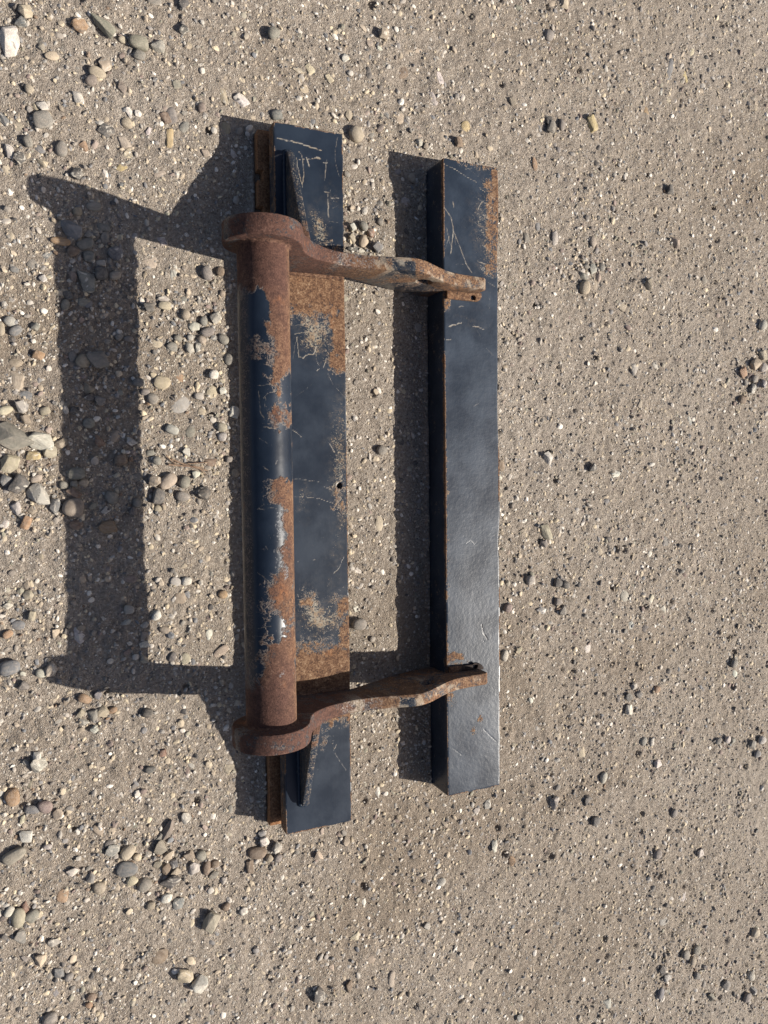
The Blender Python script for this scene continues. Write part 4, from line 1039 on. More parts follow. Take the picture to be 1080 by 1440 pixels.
(-0.5872,0.1362,0.0194,0.0155,12,'br',"beige pebble left of the tube's shadow, upper right of big rock",''),
(-0.6381,0.0912,0.0595,0.0544,11,'ga','biggest stone, a dark grey flat rock at the left edge',''),
(-0.5947,0.0805,0.0489,0.0361,-27,'wa','white rimmed tan flint right of the biggest grey rock',''),
(-0.6467,0.0421,0.0305,0.0394,-33,'ba','beige stone under the biggest grey rock',''),
(-0.6084,0.0549,0.0270,0.0180,10,'ya','yellow stone below the white rimmed flint',''),
(-0.5812,0.0614,0.0285,0.0246,31,'ba','single beige stone among the big rocks at the left edge','E'),
(-0.6192,0.1201,0.0167,0.0167,1,'tr','single tan pebble among the big rocks at the left edge','E'),
(-0.5616,0.0784,0.0248,0.0183,26,'tr',"olive tan pebble half in the tube's shadow beside white rimmed flint",''),
(-0.6330,0.0051,0.0357,0.0370,0,'da','dark grey flint near the left edge below the beige stone',''),
(-0.6546,0.0117,0.0229,0.0216,0,'ua','highest blue grey stone among the big rocks at the left edge','E'),
(-0.6050,0.0137,0.0220,0.0142,21,'br','single beige pebble among the big rocks at the left edge','E'),
(-0.5988,-0.0161,0.0465,0.0310,-38,'la','long light grey flint beside the dark grey flint',''),
(-0.6161,-0.0442,0.0206,0.0168,20,'ta','single tan stone among the big rocks at the left edge','E'),
(-0.6237,-0.0658,0.0180,0.0257,-34,'oa','orange tan stone low in the rock group at the left edge',''),
(-0.6403,-0.0396,0.0179,0.0256,-1,'la','single pale grey stone among the big rocks at the left edge','E'),
(-0.5746,-0.0375,0.0183,0.0313,-12,'ua','lowest blue grey stone among the big rocks at the left edge','E'),
(-0.5590,0.0014,0.0157,0.0144,0,'gr','single grey pebble among the big rocks at the left edge','E'),
(-0.6595,-0.3279,0.0372,0.0282,4,'ur','big smooth grey oval pebble at the left edge, low down',''),
(-0.6243,-0.1980,0.0181,0.0194,-4,'ba',"tan lumpy stone with dark shadow left of the tube's shadow",''),
(-0.6573,-0.2150,0.0180,0.0128,17,'wa','small white cream stone at left edge under the lumpy one',''),
(-0.6434,-0.2522,0.0245,0.0180,-5,'uf','blue grey mottled stone at the left edge',''),
(-0.6600,-0.2664,0.0180,0.0141,28,'or','orange tan pebble beside the blue grey mottled stone',''),
(-0.6196,-0.2363,0.0143,0.0182,-26,'ba','small beige stone right of the blue grey mottled one',''),
(-0.5838,-0.2712,0.0158,0.0184,-36,'ca',"cream stone on the left rim of the tube's shadow",''),
(-0.5906,-0.3378,0.0210,0.0289,-22,'ba',"beige and black stone at the lower corner of the tube's shadow",''),
(-0.6075,-0.3440,0.0196,0.0157,-27,'lr','pale pebble left of the beige and black stone',''),
(-0.6375,-0.3638,0.0181,0.0181,38,'gr','grey pebble with a small white one near the left edge, low down',''),
(-0.4478,-0.1800,0.0245,0.0150,-14,'pf',"brown grey flat oval pebble in the lower part of tube's shadow",''),
(-0.4519,-0.2372,0.0191,0.0177,-4,'lr',"pale grey round pebble in the lower part of the tube's shadow",''),
(-0.4010,-0.2540,0.0166,0.0221,-35,'wr','white pebble with a big round shadow in the sunlit strip',''),
(-0.3869,-0.2834,0.0223,0.0139,-25,'tr','tan pebble just under the white one in the sunlit strip',''),
(-0.3632,-0.1911,0.0223,0.0195,-3,'lf','single pale grey pebble in the lower half of the sunlit strip left of the tube','N'),
(-0.3426,-0.1912,0.0197,0.0168,-3,'wr','single white pebble in the lower half of the sunlit strip left of the tube','N'),
(-0.2717,-0.2234,0.0201,0.0172,-4,'or',"peach coloured pebble at the rim of tube's narrow shadow",''),
(-0.3733,-0.3383,0.0140,0.0210,-21,'dr','dark oval pebble in the bottom of the sunlit strip',''),
(-0.4258,-0.2894,0.0179,0.0151,26,'br','single beige pebble in the lower half of the sunlit strip left of the tube','N'),
(-0.4249,-0.3075,0.0165,0.0193,-45,'wa','single white stone in the lower half of the sunlit strip left of the tube','N'),
(-0.4257,-0.3366,0.0165,0.0220,4,'ba','single beige stone in the lower half of the sunlit strip left of the tube','N'),
(-0.5350,-0.4000,0.0254,0.0174,-37,'or',"orange tan oval pebble under the lower corner of tube's shadow",''),
(-0.5124,-0.3963,0.0162,0.0175,-7,'ua',"single blue grey stone in the group under the lower corner of the tube's shadow",'F'),
(-0.5033,-0.4285,0.0230,0.0230,-28,'ba',"single beige stone in the group under the lower corner of the tube's shadow",'F'),
(-0.5222,-0.4328,0.0202,0.0242,-18,'ga',"single grey stone in the group under the lower corner of the tube's shadow",'F'),
(-0.4865,-0.4289,0.0177,0.0122,13,'or',"single orange pebble in the group under the lower corner of the tube's shadow",'F'),
(-0.5374,-0.4436,0.0214,0.0107,-8,'la',"single pale grey stone in the group under the lower corner of the tube's shadow",'F'),
(-0.5205,-0.4607,0.0162,0.0162,13,'wa',"single white stone in the group under the lower corner of the tube's shadow",'F'),
(-0.5420,-0.4262,0.0160,0.0160,-8,'tr',"single tan pebble in the group under the lower corner of the tube's shadow",'F'),
(-0.4232,-0.4429,0.0207,0.0194,-13,'kr',"black rounded pebble alone below the lower arm's shadow",''),
(-0.3929,-0.5270,0.0196,0.0154,-9,'rr','reddish brown pebble low on the left, under the black one',''),
(-0.4205,-0.5551,0.0209,0.0139,0,'dr','dark grey pebble low on the left, under the reddish one',''),
(-0.6161,-0.5116,0.0288,0.0275,13,'la','grey and white flint on open ground, lower left',''),
(-0.6192,-0.4949,0.0157,0.0157,13,'wa','white chip on top of the grey and white flint',''),
(-0.6624,-0.5669,0.0259,0.0323,12,'or','orange tan rounded stone at the left edge, lower part',''),
(-0.6305,-0.5954,0.0262,0.0170,-16,'ur','grey oval pebble touching a brown grey one, lower left',''),
(-0.6090,-0.5935,0.0289,0.0237,-31,'pr','brown grey pebble touching a grey oval one, lower left',''),
(-0.5866,-0.6117,0.0212,0.0212,-11,'ba','pale beige stone right of the touching pair, lower left',''),
(-0.6452,-0.6117,0.0117,0.0170,-11,'ca','little cream stone under the touching pair, lower left',''),
(-0.6426,-0.6429,0.0287,0.0235,-32,'wa','white and black flint at the lower left',''),
(-0.6623,-0.6743,0.0428,0.0247,29,'vr','large olive grey oval stone at the lower left edge',''),
(-0.6066,-0.6724,0.0159,0.0106,-12,'lr','tiny pale blue grey pebble, lower left',''),
(-0.4927,-0.7002,0.0301,0.0232,9,'la','white grey flint left of the loose heap, lower left',''),
(-0.5000,-0.6882,0.0177,0.0164,-12,'dr','dark pebble touching the white grey flint, lower left',''),
(-0.4645,-0.7119,0.0331,0.0248,27,'br','beige oval pebble left of the loose heap, lower left',''),
(-0.4488,-0.7264,0.0166,0.0153,-12,'cr','little cream pebble touching the beige oval one',''),
(-0.4681,-0.7442,0.0399,0.0303,-13,'uf','flat slate grey stone left of the loose heap, lower left',''),
(-0.4593,-0.7689,0.0221,0.0194,-13,'cr','cream pebble lying in front of the flat slate grey stone',''),
(-0.4360,-0.7836,0.0264,0.0278,-13,'gr','round brown grey pebble below the flat slate grey stone, lower left',''),
(-0.5190,-0.7708,0.0231,0.0272,20,'tr','tan oval pebble alone, lower left',''),
(-0.5654,-0.7284,0.0241,0.0188,-13,'wa','white angular stone, lower left',''),
(-0.5335,-0.7474,0.0162,0.0217,9,'ga','grey upright stone right of the white angular one',''),
(-0.4021,-0.7152,0.0294,0.0308,-12,'va','green grey angular stone in the loose heap, lower left',''),
(-0.3871,-0.7358,0.0254,0.0169,32,'ca',"single cream stone in the loose heap below the bracket's lower left end",'C'),
(-0.3887,-0.6833,0.0197,0.0422,-35,'pa','purple grey long stone at the top of the loose heap',''),
(-0.3876,-0.7902,0.0423,0.0324,-3,'da','biggest dark grey flint in the loose heap, lower left',''),
(-0.3960,-0.7609,0.0197,0.0239,-13,'nr',"lowest brown pebble in the loose heap below the bracket's lower left end",'C'),
(-0.3794,-0.7548,0.0184,0.0212,-12,'ua',"single blue grey stone in the loose heap below the bracket's lower left end",'C'),
(-0.3756,-0.7720,0.0213,0.0156,-13,'br',"single beige pebble in the loose heap below the bracket's lower left end",'C'),
(-0.3486,-0.7458,0.0242,0.0185,14,'tr',"highest tan pebble in the loose heap below the bracket's lower left end",'C'),
(-0.3263,-0.7505,0.0230,0.0215,-12,'gr',"single grey pebble in the loose heap below the bracket's lower left end",'C'),
(-0.3396,-0.7737,0.0229,0.0272,-13,'la','white grey stone at the right of the loose heap',''),
(-0.3153,-0.7801,0.0159,0.0303,-8,'nr','brown upright oval pebble at the right of the loose heap',''),
(-0.2981,-0.7766,0.0174,0.0174,-12,'nr',"highest brown pebble in the loose heap below the bracket's lower left end",'C'),
(-0.2974,-0.8031,0.0217,0.0203,-48,'ga',"lowest grey stone in the loose heap below the bracket's lower left end",'C'),
(-0.2813,-0.8152,0.0131,0.0175,-31,'lr',"single pale grey pebble in the loose heap below the bracket's lower left end",'C'),
(-0.3961,-0.8201,0.0212,0.0197,-13,'wr','pinkish white pebble at the bottom of the loose heap',''),
(-0.3776,-0.8384,0.0312,0.0269,-14,'ua','grey flint at the bottom of the loose heap',''),
(-0.4261,-0.8288,0.0168,0.0168,-14,'tr',"lowest tan pebble in the loose heap below the bracket's lower left end",'C'),
(-0.4051,-0.6950,0.0210,0.0126,33,'ga',"highest grey stone in the loose heap below the bracket's lower left end",'C'),
(-0.4105,-0.7482,0.0196,0.0140,20,'ba',"single beige stone in the loose heap below the bracket's lower left end",'C'),
(-0.3538,-0.6660,0.0199,0.0241,9,'la','split stone, black and pale, between plate and loose heap',''),
(-0.2114,-0.7714,0.0400,0.0252,-12,'nr','brown grey oval pebble left of the foot of the plate',''),
(-0.2266,-0.7989,0.0192,0.0281,-13,'na','dark brown stone under the brown grey oval pebble',''),
(-0.1943,-0.7509,0.0253,0.0253,-12,'wa','single white stone crowded at the foot of the plate','H'),
(-0.1838,-0.7893,0.0164,0.0164,-12,'cr','single cream pebble crowded at the foot of the plate','H'),
(-0.1683,-0.7677,0.0210,0.0255,-12,'la','single pale grey stone crowded at the foot of the plate','H'),
(-0.1670,-0.7914,0.0180,0.0180,-12,'gr','single grey pebble crowded at the foot of the plate','H'),
(-0.2009,-0.7324,0.0178,0.0148,-11,'ur','single blue grey pebble crowded at the foot of the plate','H'),
(-0.2404,-0.8894,0.0207,0.0192,-14,'la','white grey pebble below the foot of the plate',''),
(-0.2783,-0.8708,0.0175,0.0175,-14,'nr','brown dome shaped pebble left of white grey one',''),
(-0.3099,-0.8905,0.0318,0.0405,-41,'ba','tall tan wedge stone throwing a long shadow, lower left',''),
(-0.6589,-0.7928,0.0235,0.0365,-3,'br','upright beige oval pebble in the trio at the left edge',''),
(-0.6366,-0.7959,0.0250,0.0237,40,'gr','grey pebble in the trio at the left edge',''),
(-0.6456,-0.7784,0.0170,0.0236,8,'rr','reddish pebble in the trio at the left edge',''),
(-0.6738,-0.7782,0.0143,0.0208,-34,'wr','small white pebble beside the trio at the left edge',''),
(-0.6601,-0.8312,0.0248,0.0287,8,'ga','grey stone under the trio, with a dark shadow to its left',''),
(-0.6261,-0.8819,0.0238,0.0212,-35,'ca','cream lumpy stone near the bottom left corner',''),
(-0.6011,-0.8570,0.0227,0.0160,1,'la','white and black chip near the bottom left corner',''),
(-0.5943,-0.9165,0.0214,0.0174,-16,'ur','grey pebble near the bottom left corner',''),
(-0.5774,-0.9299,0.0175,0.0161,18,'gr','smaller grey pebble right of another, bottom left corner',''),
(-0.3645,-0.9880,0.0343,0.0300,-38,'ca','cream and black stone with a round shadow, at the bottom',''),
(-0.3343,-1.0140,0.0346,0.0346,16,'wa','white angular stone at the bottom, left of centre',''),
(-0.5388,-0.9838,0.0191,0.0150,-17,'nr','brown pebble near the bottom edge, on the left',''),
(-0.5442,-0.9980,0.0150,0.0123,-17,'or','small orange pebble near the bottom edge, on the left',''),
(-0.6127,-1.0021,0.0267,0.0240,5,'gr','grey stone cut by the bottom edge',''),
(-0.0124,-0.7895,0.0187,0.0218,18,'br','tan pebble just below the right corner of the plate',''),
(-0.0755,-0.8071,0.0230,0.0200,-12,'cr','cream pebble with a dark hollow below the plate',''),
(0.4216,-0.9314,0.0208,0.0243,4,'oa','amber brown glassy stone right below the bar',''),
(0.1824,-1.0326,0.0198,0.0165,3,'la','grey white chip in the middle of the bottom area',''),
(-0.0122,-1.1182,0.0189,0.0268,-16,'nr','dark brown pebble above a white one at the bottom',''),
(-0.0752,-1.1159,0.0356,0.0356,2,'da','dark round flint at the bottom, centre',''),
(0.3204,-0.7844,0.0203,0.0135,6,'wa','second highest white stone lying below the foot of the bar','P'),
(0.3515,-0.7779,0.0187,0.0255,-11,'wa','highest white stone lying below the foot of the bar','P'),
(0.3692,-0.8830,0.0171,0.0309,-12,'wa','lowest white stone lying below the foot of the bar','P'),
(0.4392,-1.3307,0.0194,0.0211,-17,'wa','white chip at the bottom edge, right of centre',''),
(0.0218,0.5405,0.0182,0.0182,7,'lr','single pale grey pebble wedged between the plate and the upper arm','D'),
(0.0449,0.5450,0.0168,0.0228,41,'gr','lowest grey pebble wedged between the plate and the upper arm','D'),
(0.0612,0.5334,0.0184,0.0229,32,'ra','single reddish stone wedged between the plate and the upper arm','D'),
(0.0459,0.5134,0.0198,0.0274,-12,'cr','cream tan oval pebble in the cluster between plate and upper arm',''),
(0.0182,0.5177,0.0182,0.0212,6,'br','single beige pebble wedged between the plate and the upper arm','D'),
(0.0769,0.5031,0.0292,0.0246,23,'ua','grey stone, largest of the cluster between plate and upper arm',''),
(0.0218,0.4963,0.0258,0.0106,6,'da','single dark stone wedged between the plate and the upper arm','D'),
(0.0432,0.4942,0.0168,0.0107,6,'wa','single white stone wedged between the plate and the upper arm','D'),
(0.0836,0.5590,0.0154,0.0185,7,'gr','highest grey pebble wedged between the plate and the upper arm','D'),
(0.0836,0.0682,0.0249,0.0218,0,'gr',"round brown grey pebble between the plate and the bar's shadow",''),
(0.0239,-0.3112,0.0341,0.0264,-5,'gr',"smooth grey pebble beside the plate's lower rusty edge",''),
(0.5348,1.0564,0.0270,0.0270,12,'gr','round grey pebble like a ball, upper right',''),
(0.6627,0.8730,0.0280,0.0402,17,'ya','yellow tan stone with a dark shadow, upper right',''),
(0.5310,0.8578,0.0272,0.0238,40,'da','single dark stone just left of the yellow tan stone, upper right','Q'),
(0.5372,0.8390,0.0238,0.0306,-6,'ga','single grey stone just left of the yellow tan stone, upper right','Q'),
(0.5697,0.8521,0.0172,0.0274,10,'gr','single grey pebble just left of the yellow tan stone, upper right','Q'),
(0.5538,0.5831,0.0241,0.0378,6,'la',"pale stone left of the tan pebble, right of bar's upper end",''),
(0.6646,0.5861,0.0212,0.0265,29,'br',"tan pebble right of the bar's upper end",''),
(0.9391,0.6182,0.0243,0.0337,6,'br','beige upright pebble, upper right',''),
(0.9156,0.7469,0.0241,0.0260,8,'dr','dark grey pebble, upper right',''),
(0.5791,1.1381,0.0273,0.0239,13,'br','tan pebble at the top edge, right of centre',''),
(0.6394,0.4720,0.0281,0.0352,5,'br',"beige egg shaped pebble right of the upper arm's tip",''),
(0.6355,0.5013,0.0246,0.0246,21,'ga','grey stone above the beige egg shaped pebble',''),
(0.6670,0.5203,0.0212,0.0283,5,'la','single pale grey stone crowding above the beige egg shaped pebble','R'),
(0.6855,0.5048,0.0178,0.0284,-10,'ba','single beige stone crowding above the beige egg shaped pebble','R'),
(0.6963,0.5287,0.0196,0.0213,5,'gr','single grey pebble crowding above the beige egg shaped pebble','R'),
(0.6476,0.5289,0.0176,0.0211,6,'ga','single grey stone crowding above the beige egg shaped pebble','R'),
(0.8443,0.4985,0.0257,0.0312,-10,'ta',"tan stone on open ground, well right of the upper arm's tip",''),
(0.5299,0.0494,0.0260,0.0364,0,'wa',"bright white stone right of the bar's middle",''),
(0.6637,0.0279,0.0233,0.0215,15,'da','dark stone right of the bright white one',''),
(0.3974,0.0326,0.0185,0.0303,16,'nf',"dark brown flake touching the bar's right edge",''),
(0.3898,0.0041,0.0151,0.0168,0,'wa',"white chip touching the bar's right edge",''),
(1.1848,0.2902,0.0277,0.0356,2,'oa','single orange stone in the tight cluster at the right edge, above mid height','I'),
(1.2336,0.3142,0.0380,0.0340,17,'ba','tan stone, largest of the tight cluster at the right edge',''),
(1.2657,0.3399,0.0281,0.0301,3,'br','single beige pebble in the tight cluster at the right edge, above mid height','I'),
(1.2667,0.3061,0.0282,0.0262,2,'lr','single pale grey pebble in the tight cluster at the right edge, above mid height','I'),
(1.2340,0.2728,0.0260,0.0220,2,'gr','highest grey pebble in the tight cluster at the right edge, above mid height','I'),
(1.2680,0.2602,0.0242,0.0282,2,'ua','highest blue grey stone in the tight cluster at the right edge, above mid height','I'),
(1.2288,0.2468,0.0220,0.0320,-12,'ua','lowest blue grey stone in the tight cluster at the right edge, above mid height','I'),
(1.2009,0.2616,0.0199,0.0199,2,'gr','lowest grey pebble in the tight cluster at the right edge, above mid height','I'),
(1.2642,0.4253,0.0281,0.0301,4,'lr','light round pebble alone above the cluster at the right edge',''),
(1.1897,0.2137,0.0278,0.0238,1,'nr','dark pebble under the tight cluster at the right edge',''),
(0.5233,-0.1294,0.0261,0.0452,31,'cr',"cream wedge stone with black shadow, right of the bar's lower half",''),
(0.5156,-0.1571,0.0209,0.0209,-2,'ga','grey stone under the cream wedge stone',''),
(0.4751,-0.2452,0.0242,0.0242,22,'lr','pale round pebble left of two dark ones, right of the bar',''),
(0.5582,-0.2579,0.0229,0.0211,-3,'dr',"highest dark pebble in the hollow right of the bar's lower half",'S'),
(0.5799,-0.2630,0.0230,0.0212,12,'dr',"lowest dark pebble in the hollow right of the bar's lower half",'S'),
(0.5712,-0.3264,0.0212,0.0265,-4,'gr',"lowest grey pebble in the hollow right of the bar's lower half",'S'),
(0.5585,-0.3041,0.0194,0.0194,-4,'gr',"highest grey pebble in the hollow right of the bar's lower half",'S'),
(0.5072,-0.3228,0.0261,0.0192,12,'wa',"white triangular chip right of the bar's lower half",''),
(0.4116,-0.3077,0.0222,0.0222,-4,'pr',"dark purple pebble right of the bar's lower half",''),
(0.8035,-0.5476,0.0224,0.0224,-7,'la',"single pale grey stone in the little heap right of the bar's lower end",'J'),
(0.7868,-0.5737,0.0242,0.0224,-7,'gr',"single grey pebble in the little heap right of the bar's lower end",'J'),
(0.8186,-0.5705,0.0206,0.0244,8,'ga',"single grey stone in the little heap right of the bar's lower end",'J'),
(0.7870,-0.6078,0.0224,0.0280,-15,'wa','white pointed stone at the foot of the little heap',''),
(0.7493,-0.5745,0.0185,0.0203,-7,'dr',"single dark pebble in the little heap right of the bar's lower end",'J'),
(0.8855,-0.5678,0.0209,0.0190,-7,'or','amber round pebble right of the little heap',''),
(0.4032,-0.4240,0.0205,0.0290,-6,'lr',"pale oval pebble at the bar's lower right edge",''),
(0.8383,-0.7011,0.0246,0.0265,-23,'gr','grey pebble of a pair with black shadows, lower right',''),
(0.8695,-0.7084,0.0171,0.0247,-16,'la','pale pebble of a pair with black shadows, lower right',''),
(0.8861,-0.7689,0.0248,0.0248,-17,'wa','white and black stone under the pair, lower right',''),
(0.7005,-0.7729,0.0202,0.0313,-25,'lr','pale grey standing oval pebble, lower right',''),
(0.5441,-0.8077,0.0267,0.0356,-37,'la',"pale blue grey slab of stone right of the bar's foot",''),
(0.6770,-0.8842,0.0257,0.0238,-11,'dr','dark round pebble, lower right',''),
(0.6454,-0.8223,0.0200,0.0291,-10,'da','dark flat stone, lower right',''),
(0.9412,-0.9146,0.0233,0.0272,-11,'gr','grey pebble well right of the dark round one, lower right',''),
(0.8852,-1.0169,0.0269,0.0269,3,'gr','grey round pebble in the lower right, right of the amber stone',''),
(1.0462,-1.0515,0.0199,0.0258,-12,'wa','white block chip, lower right',''),
(1.1705,-0.5291,0.0241,0.0262,-6,'gr','highest grey pebble in the clusters at the right edge, lower half','T'),
(1.1819,-0.5183,0.0222,0.0262,17,'ga','highest grey stone in the clusters at the right edge, lower half','T'),
(1.1457,-0.7439,0.0241,0.0241,-8,'lr','highest pale grey pebble in the clusters at the right edge, lower half','T'),
(1.1690,-0.7519,0.0202,0.0222,-9,'ga','second highest grey stone in the clusters at the right edge, lower half','T'),
(1.2452,-0.7741,0.0287,0.0267,-9,'ga','lowest grey stone in the clusters at the right edge, lower half','T'),
(1.2805,-0.7652,0.0269,0.0248,-8,'lr','lowest pale grey pebble in the clusters at the right edge, lower half','T'),
(1.2670,-0.8051,0.0248,0.0227,-9,'ur','single blue grey pebble in the clusters at the right edge, lower half','T'),
(1.1104,-0.7426,0.0200,0.0200,-9,'gr','lowest grey pebble in the clusters at the right edge, lower half','T'),
(0.9893,-1.3256,0.0277,0.0257,-15,'gr','second highest grey pebble in the scatter near the bottom right corner','U'),
(1.0197,-1.3530,0.0219,0.0239,-15,'br','single beige pebble in the scatter near the bottom right corner','U'),
(1.0352,-1.3264,0.0259,0.0239,-15,'gr','highest grey pebble in the scatter near the bottom right corner','U'),
(0.9038,-1.3437,0.0233,0.0253,-16,'da','single dark stone in the scatter near the bottom right corner','U'),
(0.9220,-1.3712,0.0273,0.0234,-16,'la','single pale grey stone in the scatter near the bottom right corner','U'),
(0.8995,-1.4089,0.0214,0.0311,-23,'ur','lowest blue grey pebble in the scatter near the bottom right corner','U'),
(1.0364,-1.4011,0.0220,0.0220,-16,'gr','third highest grey pebble in the scatter near the bottom right corner','U'),
(1.2480,-1.4629,0.0292,0.0271,-16,'lr','single pale grey pebble in the scatter near the bottom right corner','U'),
(1.1524,-1.4620,0.0287,0.0287,-16,'gr','fourth highest grey pebble in the scatter near the bottom right corner','U'),
(1.2344,-1.5233,0.0271,0.0291,-17,'gr','fifth highest grey pebble in the scatter near the bottom right corner','U'),
(1.2641,-1.5154,0.0251,0.0272,-16,'ur','highest blue grey pebble in the scatter near the bottom right corner','U'),
(1.0918,-1.4819,0.0263,0.0243,-17,'gr','lowest grey pebble in the scatter near the bottom right corner','U'),
(1.2695,-1.3401,0.0292,0.0271,-15,'cr','single cream pebble in the scatter near the bottom right corner','U')
]
TAKEN = []
for k, (x, y, w, h, ang, code, lab, grp) in enumerate(LOOSE):
    r = np.random.default_rng(1000 + k)
    name = 'pebble' if code[1] in 'rf' else 'stone'
    o = put_stone(name, x, y, w, h, ang, code, r, lab=lab)
    o['label'] = lab
    if grp: o['group'] = GROUPS[grp]
    o['category'] = name
    TAKEN.append((x, y, max(w, h) / 2))

